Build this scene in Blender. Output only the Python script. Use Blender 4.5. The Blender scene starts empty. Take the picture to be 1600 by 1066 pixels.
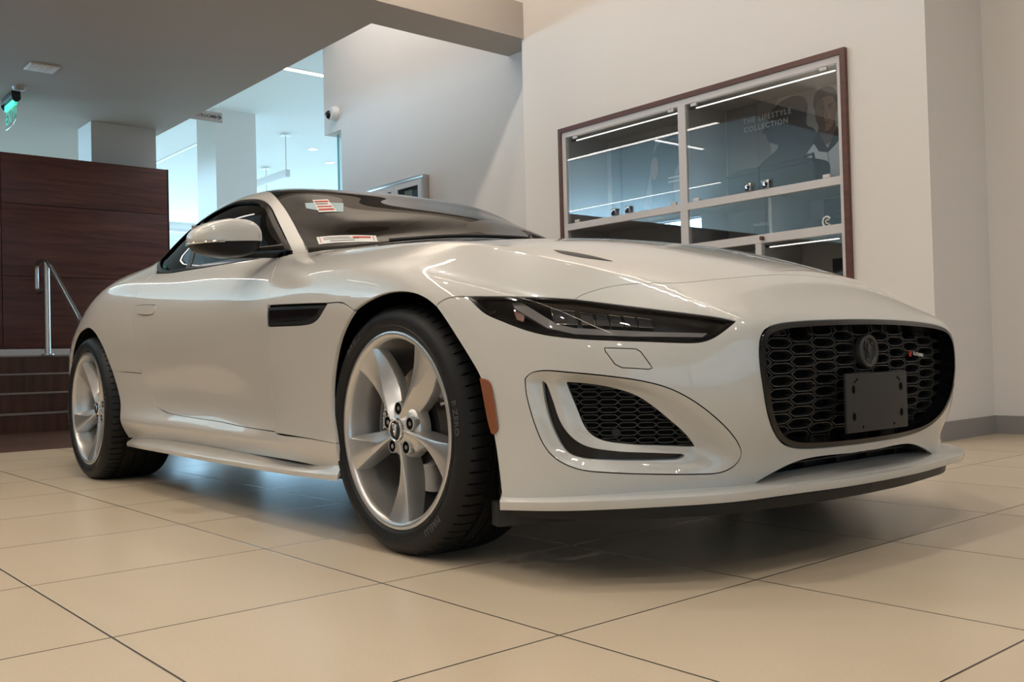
# White sports coupe in a tiled showroom. World: X along the car, Y to the car's left, Z up, metres.
import bpy, bmesh, math, random
import numpy as np
from math import pi, sin, cos, radians
from mathutils import Vector, Matrix
from mathutils.bvhtree import BVHTree
from mathutils.geometry import delaunay_2d_cdt

SC = bpy.context.scene
COL = SC.collection
random.seed(7)

# ------------------------------------------------------------------ materials
def nodes(name):
    m = bpy.data.materials.new(name); m.use_nodes = True
    nt = m.node_tree
    return m, nt, nt.nodes['Principled BSDF']

def mat(name, col, rough=.5, metal=0, coat=0, spec=.5, bump=0, bscale=80, coat_rough=.03):
    m, nt, b = nodes(name)
    b.inputs['Base Color'].default_value = (*col, 1)
    b.inputs['Roughness'].default_value = rough
    b.inputs['Metallic'].default_value = metal
    b.inputs['Coat Weight'].default_value = coat
    b.inputs['Coat Roughness'].default_value = coat_rough
    b.inputs['Specular IOR Level'].default_value = spec
    if bump:
        tc = nt.nodes.new('ShaderNodeTexCoord'); n = nt.nodes.new('ShaderNodeTexNoise')
        n.inputs['Scale'].default_value = bscale
        bp = nt.nodes.new('ShaderNodeBump'); bp.inputs['Strength'].default_value = bump; bp.inputs['Distance'].default_value = .002
        nt.links.new(tc.outputs['Object'], n.inputs['Vector']); nt.links.new(n.outputs['Fac'], bp.inputs['Height'])
        nt.links.new(bp.outputs['Normal'], b.inputs['Normal'])
    return m

def emit(name, col, s):
    m, nt, b = nodes(name)
    b.inputs['Base Color'].default_value = (*col, 1)
    b.inputs['Emission Color'].default_value = (*col, 1)
    b.inputs['Emission Strength'].default_value = s
    return m

def glass(name, tint=(.8, .85, .85), ior=1.5, rough=0.0):
    """thin pane: see-through tint plus mirror reflection that grows at grazing angles"""
    m, nt, b = nodes(name)
    nt.nodes.remove(b)
    out = nt.nodes['Material Output']
    t = nt.nodes.new('ShaderNodeBsdfTransparent'); t.inputs['Color'].default_value = (*tint, 1)
    g = nt.nodes.new('ShaderNodeBsdfGlossy'); g.inputs['Roughness'].default_value = rough
    f = nt.nodes.new('ShaderNodeFresnel')
    ge = nt.nodes.new('ShaderNodeNewGeometry'); mr = nt.nodes.new('ShaderNodeMapRange')    # same mirror strength on both faces of the pane
    mr.inputs[3].default_value = ior; mr.inputs[4].default_value = 1 / ior
    nt.links.new(ge.outputs['Backfacing'], mr.inputs[0]); nt.links.new(mr.outputs[0], f.inputs['IOR'])
    mx = nt.nodes.new('ShaderNodeMixShader')
    nt.links.new(f.outputs[0], mx.inputs[0]); nt.links.new(t.outputs[0], mx.inputs[1]); nt.links.new(g.outputs[0], mx.inputs[2])
    nt.links.new(mx.outputs[0], out.inputs['Surface'])
    return m

def wood(name, dark, light, axis=1, scale=1.0):
    m, nt, b = nodes(name)
    N = nt.nodes.new; L = nt.links.new
    tc = N('ShaderNodeTexCoord'); mp = N('ShaderNodeMapping')
    s = [14, 14, 14]; s[axis] = .8
    mp.inputs['Scale'].default_value = [q * scale for q in s]
    n1 = N('ShaderNodeTexNoise'); n1.inputs['Scale'].default_value = 1.6; n1.inputs['Detail'].default_value = 6; n1.inputs['Distortion'].default_value = .6
    n2 = N('ShaderNodeTexNoise'); n2.inputs['Scale'].default_value = 9; n2.inputs['Detail'].default_value = 4
    mx = N('ShaderNodeMath'); mx.operation = 'MULTIPLY_ADD'; mx.inputs[1].default_value = .35
    r = N('ShaderNodeValToRGB'); e = r.color_ramp.elements
    e[0].position = .38; e[0].color = (*dark, 1); e[1].position = .92; e[1].color = (*light, 1)
    L(tc.outputs['Object'], mp.inputs[0]); L(mp.outputs[0], n1.inputs['Vector']); L(mp.outputs[0], n2.inputs['Vector'])
    L(n2.outputs['Fac'], mx.inputs[0]); L(n1.outputs['Fac'], mx.inputs[2]); L(mx.outputs[0], r.inputs[0])
    L(r.outputs[0], b.inputs['Base Color'])
    b.inputs['Roughness'].default_value = .42
    return m

def wall_paint(name, col, rough=.75):
    m, nt, b = nodes(name)
    N = nt.nodes.new; L = nt.links.new
    tc = N('ShaderNodeTexCoord'); n = N('ShaderNodeTexNoise'); n.inputs['Scale'].default_value = 220; n.inputs['Detail'].default_value = 2
    n2 = N('ShaderNodeTexNoise'); n2.inputs['Scale'].default_value = .9
    mx = N('ShaderNodeMix'); mx.data_type = 'RGBA'
    mx.inputs['A'].default_value = (*[c * .97 for c in col], 1); mx.inputs['B'].default_value = (*[min(1, c * 1.03) for c in col], 1)
    bp = N('ShaderNodeBump'); bp.inputs['Strength'].default_value = .12; bp.inputs['Distance'].default_value = .002
    L(tc.outputs['Object'], n.inputs['Vector']); L(tc.outputs['Object'], n2.inputs['Vector']); L(n2.outputs['Fac'], mx.inputs['Factor'])
    L(mx.outputs['Result'], b.inputs['Base Color']); L(n.outputs['Fac'], bp.inputs['Height']); L(bp.outputs['Normal'], b.inputs['Normal'])
    b.inputs['Roughness'].default_value = rough
    return m

TX_, TY_ = .6071, .6158                                        # floor tile size
def tile_floor(name):
    m, nt, b = nodes(name)
    N = nt.nodes.new; L = nt.links.new
    tc = N('ShaderNodeTexCoord'); sx = N('ShaderNodeSeparateXYZ'); L(tc.outputs['Object'], sx.inputs[0])
    def math(op, a, bb=None):
        q = N('ShaderNodeMath'); q.operation = op
        for k, v in enumerate((a, bb)):
            if v is None: continue
            if isinstance(v, (int, float)): q.inputs[k].default_value = v
            else: L(v, q.inputs[k])
        return q.outputs[0]
    g = []; cell = []
    for o, t in ((sx.outputs[0], TX_), (sx.outputs[1], TY_)):
        u = math('DIVIDE', o, t); f = math('FRACT', u); cell.append(math('FLOOR', u))
        d = math('MULTIPLY', math('SUBTRACT', .5, math('ABSOLUTE', math('SUBTRACT', f, .5))), t)   # distance to the joint
        g.append(d)
    dist = math('MINIMUM', g[0], g[1])
    grout = math('LESS_THAN', dist, .0023)
    cx = N('ShaderNodeCombineXYZ'); L(cell[0], cx.inputs[0]); L(cell[1], cx.inputs[1])
    wn = N('ShaderNodeTexWhiteNoise'); wn.noise_dimensions = '3D'; L(cx.outputs[0], wn.inputs['Vector'])
    off = N('ShaderNodeVectorMath'); off.operation = 'MULTIPLY_ADD'; off.inputs[1].default_value = (7, 7, 7)
    L(wn.outputs['Color'], off.inputs[0]); L(tc.outputs['Object'], off.inputs[2])
    n1 = N('ShaderNodeTexNoise'); n1.inputs['Scale'].default_value = 1.7; n1.inputs['Detail'].default_value = 2; n1.inputs['Distortion'].default_value = .1
    n2 = N('ShaderNodeTexNoise'); n2.inputs['Scale'].default_value = 160; n2.inputs['Detail'].default_value = 2
    mp = N('ShaderNodeMapping'); mp.inputs['Scale'].default_value = (.45, 1.6, 1)
    L(off.outputs[0], mp.inputs[0]); L(mp.outputs[0], n1.inputs['Vector']); L(tc.outputs['Object'], n2.inputs['Vector'])
    r = N('ShaderNodeValToRGB'); e = r.color_ramp.elements
    e[0].position = .3; e[0].color = (.600, .487, .352, 1); e[1].position = .8; e[1].color = (.640, .525, .385, 1)
    L(n1.outputs['Fac'], r.inputs[0])
    sp = N('ShaderNodeMix'); sp.data_type = 'RGBA'; sp.blend_type = 'MULTIPLY'; sp.inputs['Factor'].default_value = .09
    L(r.outputs[0], sp.inputs['A']); L(n2.outputs['Fac'], sp.inputs['B'])
    mx = N('ShaderNodeMix'); mx.data_type = 'RGBA'
    mx.inputs['B'].default_value = (.040, .031, .024, 1)
    L(grout, mx.inputs['Factor']); L(sp.outputs['Result'], mx.inputs['A'])
    L(mx.outputs['Result'], b.inputs['Base Color'])
    rr = N('ShaderNodeMapRange'); rr.inputs[3].default_value = .20; rr.inputs[4].default_value = .34
    L(n1.outputs['Fac'], rr.inputs[0]); b.inputs['Roughness'].default_value = .26
    gr = N('ShaderNodeMapRange'); gr.inputs[1].default_value = .001; gr.inputs[2].default_value = .0045; L(dist, gr.inputs[0])
    bp = N('ShaderNodeBump'); bp.inputs['Strength'].default_value = .5; bp.inputs['Distance'].default_value = .0015
    L(gr.outputs[0], bp.inputs['Height']); L(bp.outputs['Normal'], b.inputs['Normal'])
    b.inputs['Specular IOR Level'].default_value = .45
    return m

M = dict(
    paint=mat('pearl_white_paint', (.545, .525, .485), .32, 0, 1.0, .5, coat_rough=.015),
    floor=tile_floor('beige_porcelain_tile'),
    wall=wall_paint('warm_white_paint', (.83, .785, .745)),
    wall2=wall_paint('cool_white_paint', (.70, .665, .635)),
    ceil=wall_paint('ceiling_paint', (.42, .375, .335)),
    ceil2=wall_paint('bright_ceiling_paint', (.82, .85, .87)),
    col=wall_paint('shaded_column_paint', (.46, .44, .415)),  # the column's shade put into a darker base colour
    grey=mat('grey_baseboard', (.30, .28, .265), .5, bump=.1),
    walnut=wood('walnut_panel', (.036, .0088, .006), (.135, .040, .028), 1),
    walnutv=wood('walnut_riser', (.022, .008, .005), (.095, .036, .022), 2, .8),
    woodfloor=wood('walnut_floor', (.05, .022, .014), (.13, .06, .038), 1),
    frame_wood=wood('reddish_frame_wood', (.07, .024, .016), (.15, .055, .038), 0),
    steel=mat('brushed_steel', (.55, .53, .51), .28, 1, bump=.05, bscale=300),
    nosing=mat('metal_nosing', (.24, .22, .21), .4, .3),
    black=mat('matte_black', (.008, .008, .009), .6),
    void=mat('dark_cavity', (.004, .004, .004), .9, spec=.1),
    gloss_black=mat('gloss_black_trim', (.004, .004, .0045), .12, 0, 0, .42),
    satin_black=mat('satin_black_plastic', (.013, .0125, .012), .42, spec=.3),
    badge=mat('badge_dark_grey', (.030, .029, .028), .4),
    base_black=mat('mirror_base_black', (.005, .005, .006), .3, spec=.22),
    plate=mat('dark_grey_plastic', (.022, .0205, .020), .55, bump=.1, bscale=500),
    mesh_black=mat('grille_black', (.036, .034, .032), .36),
    rubber=mat('tyre_rubber', (.0085, .0085, .009), .5, spec=.28, bump=.12, bscale=220),
    letter=mat('tyre_lettering', (.06, .06, .063), .5),
    alloy=mat('sparkle_silver_alloy', (.58, .57, .555), .29, .78, .7),
    alloy_in=mat('alloy_barrel', (.50, .475, .45), .36, .7),
    chrome=mat('chrome', (.75, .75, .76), .08, 1),
    disc=mat('brake_disc_steel', (.36, .35, .34), .32, 1, bump=.3, bscale=60),
    caliper=mat('black_caliper', (.01, .01, .011), .3, 0, .5),
    amber=mat('amber_reflector', (.21, .052, .008), .2, 0, .6),
    seat=mat('dark_leather', (.012, .011, .011), .5, bump=.2, bscale=160),
    lamp_dark=mat('headlight_housing', (.022, .021, .021), .35, 0, .2),
    lamp_grey=mat('headlight_light_guide', (.20, .195, .19), .22, .1, .6),
    screen_glass=glass('windscreen_glass', (.07, .065, .06), 1.29),
    side_glass=glass('side_window_glass', (.05, .05, .055), 1.22),
    lens=glass('headlight_lens', (.93, .92, .91), 1.42),
    lens_in=mat('projector_lens', (.05, .052, .056), .08, 0, 1),
    pane=glass('clear_pane', (.86, .89, .89), 1.5),
    cab_glass=glass('cabinet_glass', (.93, .95, .955), 1.75),
    cyan_glass=mat('greenish_glass_edge', (.25, .62, .70), .15, 0, .6),
    white=mat('white_lacquer', (.66, .63, .62), .35),
    white_plastic=mat('white_plastic', (.75, .74, .72), .4),
    cab_in=mat('cabinet_grey_lining', (.42, .40, .38), .6),
    poster=mat('poster_grey', (.20, .188, .188), .55),
    poster_dark=mat('poster_charcoal', (.020, .019, .021), .5),
    poster_light=mat('poster_backdrop', (.36, .345, .34), .55),
    skin=mat('poster_skin', (.30, .17, .12), .6),
    skin_dark=mat('poster_skin_shade', (.11, .065, .05), .6),
    hair=mat('poster_hair', (.012, .010, .010), .6),
    polo=mat('poster_white_shirt', (.62, .63, .67), .6),
    polo_sh=mat('poster_shirt_fold', (.40, .41, .45), .6),
    navy=mat('poster_navy_shadow', (.030, .032, .040), .6),
    navy2=mat('poster_slate_shadow', (.050, .053, .062), .6),
    lettering=mat('poster_lettering', (.70, .69, .68), .5),
    bag=mat('dark_bag_fabric', (.022, .021, .022), .7, bump=.4, bscale=300),
    teal=mat('teal_print', (.06, .20, .24), .5),
    paper=mat('white_paper', (.68, .66, .62), .6),
    red=mat('red_ink', (.42, .03, .02), .6),
    ink=mat('dark_ink', (.03, .03, .035), .6),
    pale_blue=mat('pale_blue_film', (.30, .42, .45), .4),
    exit_green=emit('exit_green', (.01, .30, .17), .35),
    exit_edge=emit('exit_green_edge', (.05, .70, .45), .9),
    acrylic=glass('clear_acrylic', (.90, .95, .93), 1.45),
    sign=mat('sign_grey', (.34, .32, .31), .5),
    led=emit('linear_led', (1.0, .86, .70), 17),
    led_cool=emit('hall_linear_led', (1.0, .95, .90), 7),
    led_cab=emit('cabinet_led', (1.0, .95, .88), 1.8),
    spot=emit('spot_lens', (1.0, .85, .66), 30),
    disc_led=emit('round_downlight', (1.0, .98, .95), 3),
    concrete=mat('outdoor_paving', (.45, .46, .47), .8),
)

# ------------------------------------------------------------------ objects
def tag(o, label, cat, group=None):
    o['label'] = label; o['category'] = cat
    if group: o['group'] = group
    return o

def empty(name, loc=(0, 0, 0), rz=0):
    o = bpy.data.objects.new(name, None); COL.objects.link(o)
    o.location = loc; o.rotation_euler = (0, 0, rz); o.empty_display_size = .2
    return o

def mk(name, V, F, m, parent=None, smooth=True, angle=None, normals=None, mats=None, fm=None):
    me = bpy.data.meshes.new(name)
    V = [tuple(map(float, v)) for v in V]
    me.from_pydata(V, [], [tuple(int(i) for i in f) for f in F])
    for mm in (mats or [m]): me.materials.append(mm)
    if fm is not None: me.polygons.foreach_set('material_index', list(map(int, fm)))
    me.polygons.foreach_set('use_smooth', [bool(smooth)] * len(me.polygons))
    if angle is not None: me.set_sharp_from_angle(angle=radians(angle))
    me.validate(); me.update()
    if normals is not None: me.normals_split_custom_set_from_vertices([tuple(map(float, n)) for n in normals])
    o = bpy.data.objects.new(name, me); COL.objects.link(o)
    if parent is not None: o.parent = parent
    return o

def struct(o):
    o['kind'] = 'structure'; return o

class MB:
    """collects simple solids into one mesh"""
    def __init__(s): s.V = []; s.F = []; s.fm = []
    def add(s, V, F, k=0):
        n = len(s.V); s.V += [tuple(v) for v in V]; s.F += [tuple(i + n for i in f) for f in F]; s.fm += [k] * len(F); return s
    def box(s, a, b, bev=0, k=0, mtx=None):
        bm = bmesh.new(); bmesh.ops.create_cube(bm, size=1)
        a = Vector(a); b = Vector(b); c = (a + b) / 2; d = b - a
        for v in bm.verts: v.co = Vector((v.co.x * d.x, v.co.y * d.y, v.co.z * d.z)) + c
        if bev: bmesh.ops.bevel(bm, geom=bm.edges[:], offset=bev, segments=2, profile=.6, affect='EDGES')
        if mtx: bm.transform(mtx)
        bm.verts.index_update()
        s.add([v.co[:] for v in bm.verts], [[v.index for v in f.verts] for f in bm.faces], k); bm.free(); return s
    def tube(s, pts, r, n=12, k=0, closed=False, caps=True):
        P = [Vector(p) for p in pts]; m = len(P); V = []; F = []
        up = None
        for i, p in enumerate(P):
            if closed: t = P[(i + 1) % m] - P[i - 1]
            else: t = P[min(i + 1, m - 1)] - P[max(i - 1, 0)]
            t.normalize()
            if up is None:
                up = Vector((0, 0, 1)) if abs(t.z) < .9 else Vector((1, 0, 0))
            x = t.cross(up).normalized(); y = x.cross(t).normalized(); up = y
            rr = r[i] if isinstance(r, (list, tuple)) else r
            V += [p + x * cos(2 * pi * j / n) * rr + y * sin(2 * pi * j / n) * rr for j in range(n)]
        for i in range(m if closed else m - 1):
            for j in range(n):
                a, b = i * n + j, i * n + (j + 1) % n
                c, d = ((i + 1) % m) * n + (j + 1) % n, ((i + 1) % m) * n + j
                F.append((a, b, c, d))
        if caps and not closed: F += [tuple(range(n))[::-1], tuple((m - 1) * n + j for j in range(n))]
        return s.add([tuple(v) for v in V], F, k)
    def prism(s, poly, h, k=0, mtx=None):
        """poly in XY extruded to z=h, then transformed"""
        n = len(poly)
        V = [Vector((x, y, 0)) for x, y in poly] + [Vector((x, y, h)) for x, y in poly]
        if mtx: V = [mtx @ v for v in V]
        F = [tuple(range(n))[::-1], tuple(range(n, 2 * n))] + [(i, (i + 1) % n, n + (i + 1) % n, n + i) for i in range(n)]
        return s.add([tuple(v) for v in V], F, k)
    def cyl(s, p, q, r, n=24, k=0, r2=None):
        return s.tube([p, q], [r, r if r2 is None else r2], n, k)
    def make(s, name, m, parent=None, smooth=False, angle=40, mats=None):
        return mk(name, s.V, s.F, m, parent, smooth=True, angle=angle, mats=mats, fm=s.fm if mats else None)

def lathe(prof, n=64, axis='y', a0=0, a1=2 * pi):
    """prof: (radius, offset) list turned about an axis"""
    V = []; F = []; full = abs(a1 - a0 - 2 * pi) < 1e-6
    m = len(prof); cnt = n if full else n + 1
    for i in range(cnt):
        a = a0 + (a1 - a0) * i / n
        for r, o in prof:
            V.append((r * cos(a), o, r * sin(a)) if axis == 'y' else (r * cos(a), r * sin(a), o))
    for i in range(n):
        for j in range(m - 1):
            a, b = i * m + j, ((i + 1) % cnt) * m + j
            F.append((a, a + 1, b + 1, b) if axis == 'y' else (a, b, b + 1, a + 1))
    return V, F

def text_mesh(body, size, extrude=.0008, bold=0, align='CENTER', spacing=1.0):
    """letter outlines as plain vertices and faces in the XY plane"""
    cu = bpy.data.curves.new('lettering', 'FONT'); cu.body = body; cu.size = size; cu.extrude = extrude
    cu.align_x = align; cu.align_y = 'CENTER'; cu.offset = bold; cu.space_character = spacing; cu.resolution_u = 3
    o = bpy.data.objects.new('lettering', cu); COL.objects.link(o)
    dg = bpy.context.evaluated_depsgraph_get(); dg.update()
    me = o.evaluated_get(dg).to_mesh()
    V = [v.co.copy() for v in me.vertices]; F = [tuple(p.vertices) for p in me.polygons]
    o.evaluated_get(dg).to_mesh_clear(); bpy.data.objects.remove(o); bpy.data.curves.remove(cu)
    return V, F

def frame3(origin, x, y):
    """matrix taking XY drawings to a plane in space"""
    x = Vector(x).normalized(); y = Vector(y); y = (y - x * y.dot(x)).normalized(); z = x.cross(y)
    m = Matrix.Identity(4)
    for i in range(3): m[i][0] = x[i]; m[i][1] = y[i]; m[i][2] = z[i]; m[i][3] = origin[i]
    return m

def text_obj(name, body, size, mtx, m, parent=None, **kw):
    V, F = text_mesh(body, size, **kw)
    return mk(name, [mtx @ v for v in V], F, m, parent, smooth=False)

# ------------------------------------------------------------------ car body surface
# columns of the car body, tail to nose; each lists (x,w,z) for rows b0..b7,g,t1,t2,t3
def col(x,*wz):
    return [((x if len(p)==2 else p[0]),p[-2],p[-1]) for p in wz]
COLS=[
 col(-.93,(.70,.30),(.73,.36),(.75,.42),(.76,.50),(.755,.60),(.73,.69),(.67,.765),(.54,.815),(.43,.83),(.31,.84),(.16,.848),(0,.85)),
 col(-.70,(.77,.25),(.81,.32),(.835,.40),(.85,.50),(.838,.60),(.805,.69),(.73,.78),(.60,.85),(.51,.888),(.39,.90),(.2,.918),(0,.923)),
 col(-.35,(.88,.22),(.91,.29),(.93,.39),(.942,.52),(.932,.65),(.893,.75),(.82,.835),(.69,.912),(.605,.955),(.48,1.015),(.24,1.058),(0,1.07)),
 col(0.,(.89,.20),(.925,.28),(.945,.40),(.957,.55),(.960,.68),(.94,.80),(.88,.898),(.755,.978),(.64,1.02),(.515,1.108),(.26,1.165),(0,1.18)),
 col(.35,(.885,.20),(.922,.288),(.915,.385),(.936,.56),(.942,.69),(.93,.80),(.885,.905),(.765,.972),(.675,1.065),(.535,1.195),(.27,1.25),(0,1.265)),
 col(.78,(.865,.20),(.915,.290),(.871,.372),(.902,.56),(.915,.69),(.905,.78),(.865,.87),(.775,.948),(.705,1.075),(.548,1.252),(.28,1.288),(0,1.298)),
 col(1.2,(.86,.20),(.912,.285),(.864,.367),(.893,.55),(.907,.68),(.895,.77),(.850,.858),(.775,.933),(.705,1.065),(.548,1.222),(.28,1.262),(0,1.271)),
 col(1.45,(.862,.20),(.910,.280),(.868,.358),(.893,.54),(.907,.68),(.893,.77),(.845,.85),(.765,.92),(.69,1.03),(.562,1.122),(.30,1.178),(0,1.195)),
 col(1.72,(.868,.20),(.910,.272),(.884,.350),(.90,.53),(.912,.68),(.895,.765),(.842,.84),(.75,.902),(.665,.955),(.50,1.03),(.26,1.085),(0,1.102)),
 col(1.95,(.88,.20),(.912,.262),(.905,.35),(.912,.52),(.922,.68),(.905,.765),(.85,.836),(.755,.886),(.62,.913),(.46,.945),(.24,.985),(0,1.0)),
 col(2.22,(.895,.20),(.922,.262),(.922,.35),(.927,.52),(.935,.68),(.92,.765),(.873,.824),(.765,.878),(.62,.898),(.45,.918),(.23,.932),(0,.936)),
 col(2.62,(.915,.20),(.933,.265),(.938,.35),(.942,.50),(.945,.66),(.928,.75),(.882,.799),(.765,.853),(.62,.866),(.45,.880),(.23,.894),(0,.898)),
 col(2.88,(.915,.20),(.922,.265),(.924,.35),(.926,.48),(.923,.62),(.90,.71),(.848,.754),(.725,.811),(.59,.825),(.43,.841),(.22,.857),(0,.861)),
 col(3.10,(.885,.20),(.878,.262),(.874,.34),(.872,.44),(.862,.56),(.835,.65),(.780,.691),(.645,.748),(.54,.762),(.40,.780),(.2,.798),(0,.803)),
 [(3.235,.80,.20),(3.24,.797,.26),(3.245,.793,.33),(3.25,.788,.42),(3.255,.775,.52),(3.245,.745,.60),(3.23,.695,.645),(3.205,.585,.709),(3.22,.475,.722),(3.225,.35,.738),(3.228,.18,.755),(3.23,0,.760)],
 [(3.32,.68,.20),(3.333,.675,.25),(3.345,.67,.305),(3.365,.665,.38),(3.38,.655,.465),(3.375,.63,.545),(3.36,.595,.598),(3.325,.525,.656),(3.345,.42,.668),(3.352,.305,.683),(3.356,.155,.695),(3.358,0,.698)],
 [(3.40,.526,.20),(3.413,.523,.243),(3.427,.517,.285),(3.453,.512,.345),(3.472,.506,.42),(3.477,.498,.495),(3.468,.494,.568),(3.436,.482,.608),(3.444,.385,.616),(3.450,.275,.623),(3.452,.14,.628),(3.452,0,.63)],
]
# nose face: one list per hood row g,t1,t2,t3, rows b0..b6
NOSE=[
 [(3.43,.405,.20),(3.443,.405,.24),(3.456,.405,.28),(3.482,.405,.34),(3.498,.405,.42),(3.500,.40,.50),(3.487,.395,.572)],
 [(3.44,.28,.20),(3.452,.28,.24),(3.463,.28,.28),(3.488,.28,.34),(3.503,.28,.42),(3.505,.28,.50),(3.492,.28,.575)],
 [(3.45,.14,.20),(3.463,.14,.24),(3.474,.14,.28),(3.498,.14,.34),(3.511,.14,.42),(3.512,.14,.50),(3.50,.14,.58)],
 [(3.455,0,.20),(3.467,0,.24),(3.478,0,.28),(3.5,0,.34),(3.513,0,.42),(3.514,0,.50),(3.502,0,.582)],
]
TAIL=[  # behind the tail column, rows b0..b6
 [(-1.0,.52,.30),(-1.0,.52,.36),(-1.0,.52,.42),(-1.0,.52,.50),(-.995,.52,.60),(-.985,.50,.69),(-.97,.46,.76)],
 [(-1.03,.36,.30),(-1.03,.36,.36),(-1.03,.36,.42),(-1.03,.36,.50),(-1.02,.36,.60),(-1.01,.35,.69),(-.99,.33,.77)],
 [(-1.05,.18,.30),(-1.05,.18,.36),(-1.05,.18,.42),(-1.05,.18,.50),(-1.04,.18,.60),(-1.03,.17,.69),(-1.0,.165,.78)],
 [(-1.06,0,.30),(-1.06,0,.36),(-1.06,0,.42),(-1.06,0,.50),(-1.05,0,.60),(-1.035,0,.69),(-1.005,0,.785)],
]
for _c in COLS[12:]: _c[0]=(_c[0][0],_c[0][1],.165)
for _c in NOSE: _c[0]=(_c[0][0],_c[0][1],.165)
# (first column, last column, row, sharpness): bonnet crest and door shoulder line
CREASES=[(9,16,7,2.6),(4,11,4,2.0)]
def cage():
    verts=[];idx={}
    def V(p,s):
        k=(round(p[0],5),round(s*p[1],5),round(p[2],5))
        if k not in idx: idx[k]=len(verts);verts.append(k)
        return idx[k]
    faces=[]
    n=len(COLS)
    for s in (-1,1):
        def q(a,b,c,d):
            f=[V(p,s) for p in (a,b,c,d)]
            if s>0:f=f[::-1]
            faces.append(f)
        for i in range(n-1):
            for j in range(11):
                q(COLS[i][j],COLS[i+1][j],COLS[i+1][j+1],COLS[i][j+1])
        L=COLS[-1];seq=[L[:8]]+[NOSE[k]+[L[8+k]] for k in range(4)]
        for a,b in zip(seq,seq[1:]):
            for j in range(7): q(a[j],b[j],b[j+1],a[j+1])
        L=COLS[0];seq=[L[:8]]+[TAIL[k]+[L[8+k]] for k in range(4)]
        for a,b in zip(seq,seq[1:]):
            for j in range(7): q(b[j],a[j],a[j+1],b[j+1])
    cr={}
    def crease(pts,k):
        for s in (-1,1):
            ids=[idx[(round(p[0],5),round(s*p[1],5),round(p[2],5))] for p in pts]
            for a,b in zip(ids,ids[1:]): cr[(min(a,b),max(a,b))]=k
    for (i0,i1,row,k) in CREASES: crease([COLS[i][row] for i in range(i0,i1+1)],k)
    return np.array(verts,float),np.array(faces),cr
class CC:
    """Catmull-Clark topology for one level (quads)"""
    def __init__(s,nv,F,cr=None):
        s.nv=nv;s.F=F
        E={};fe=np.zeros_like(F);ef=[]
        for fi,f in enumerate(F):
            for k in range(4):
                a,b=f[k],f[(k+1)%4];key=(min(a,b),max(a,b))
                if key not in E:E[key]=len(ef);ef.append([])
                fe[fi,k]=E[key];ef[E[key]].append(fi)
        s.E=np.array(list(E.keys()));s.fe=fe
        s.bnd=np.array([len(x)==1 for x in ef])
        s.ef=np.array([(x[0],x[-1]) for x in ef])
        s.nE=len(s.E);s.nF=len(F)
        cr=cr or {}
        s.sh=np.array([cr.get(tuple(e),0.) for e in s.E.tolist()])
        s.cr2={}
        for (a,b),k,i in zip(s.E.tolist(),s.sh,range(s.nE)):
            if k>1: m=nv+i; s.cr2[(a,m)]=k-1; s.cr2[(b,m)]=k-1
        ce=s.E[s.sh>0]; n=np.zeros(nv,int); np.add.at(n,ce.ravel(),1)
        s.cv=(n==2)&True; s.ce=ce; s.cmask=s.sh>0
        w=np.zeros(nv); np.add.at(w,ce.ravel(),np.repeat(np.minimum(s.sh[s.sh>0],1),2)); s.cw=np.where(n==2,w/2,0)
        s.val=np.zeros(nv);np.add.at(s.val,s.E.ravel(),1)
        s.isb=np.zeros(nv,bool);s.isb[s.E[s.bnd].ravel()]=True
        fv=np.arange(s.nF)+nv+s.nE;ev=nv+fe
        s.F2=np.concatenate([np.stack([F[:,k],ev[:,k],fv,ev[:,k-1]],1) for k in range(4)])
        s.F2=s.F2.reshape(4,s.nF,4).transpose(1,0,2).reshape(-1,4)
    def __call__(s,P):
        fp=P[s.F].mean(1)
        A,B=P[s.E[:,0]],P[s.E[:,1]];mid=(A+B)/2
        ep=np.where(s.bnd[:,None],mid,(A+B+fp[s.ef[:,0]]+fp[s.ef[:,1]])/4)
        k=np.minimum(s.sh,1)[:,None];ep=ep*(1-k)+mid*k
        n=s.val[:,None]
        Q=np.zeros_like(P);c=np.zeros(s.nv)
        np.add.at(Q,s.F.ravel(),np.repeat(fp,4,0));np.add.at(c,s.F.ravel(),1)
        Q/=c[:,None]
        Rr=np.zeros_like(P)
        np.add.at(Rr,s.E[:,0],mid);np.add.at(Rr,s.E[:,1],mid);Rr/=n
        vp=(Q+2*Rr+(n-3)*P)/n
        b=np.zeros_like(P);eb=s.E[s.bnd]
        np.add.at(b,eb[:,0],P[eb[:,1]]);np.add.at(b,eb[:,1],P[eb[:,0]])
        vp[s.isb]=.75*P[s.isb]+.125*b[s.isb]
        if len(s.ce):
            b=np.zeros_like(P);np.add.at(b,s.ce[:,0],P[s.ce[:,1]]);np.add.at(b,s.ce[:,1],P[s.ce[:,0]])
            w=(s.cw*(~s.isb))[:,None];vp=vp*(1-w)+w*(.75*P+.125*b)
        return np.concatenate([vp,ep,fp])
def surface(levels=4,w=.85,iters=10):
    T,F,cr=cage();ops=[];f=F;nv=len(T)
    for l in range(levels):
        o=CC(nv,f,cr);cr=o.cr2;ops.append(o);f=o.F2;nv=nv+o.nE+o.nF
    P=T.copy()
    for it in range(iters):
        Q=P
        for o in ops[:3]:Q=o(Q)
        P=P+w*(T-Q[:len(T)])
    for o in ops:P=o(P)
    return P,f

BP, BF = surface(4)
BT = np.concatenate([BF[:, [0, 1, 2]], BF[:, [0, 2, 3]]])
BN = np.zeros_like(BP)
_fn = np.cross(BP[BT[:, 1]] - BP[BT[:, 0]], BP[BT[:, 2]] - BP[BT[:, 0]])
for _k in range(3): np.add.at(BN, BT[:, _k], _fn)
BN /= np.linalg.norm(BN, axis=1)[:, None] + 1e-12
BTREE = BVHTree.FromPolygons([tuple(p) for p in BP.tolist()], [tuple(t) for t in BT.tolist()])

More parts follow.
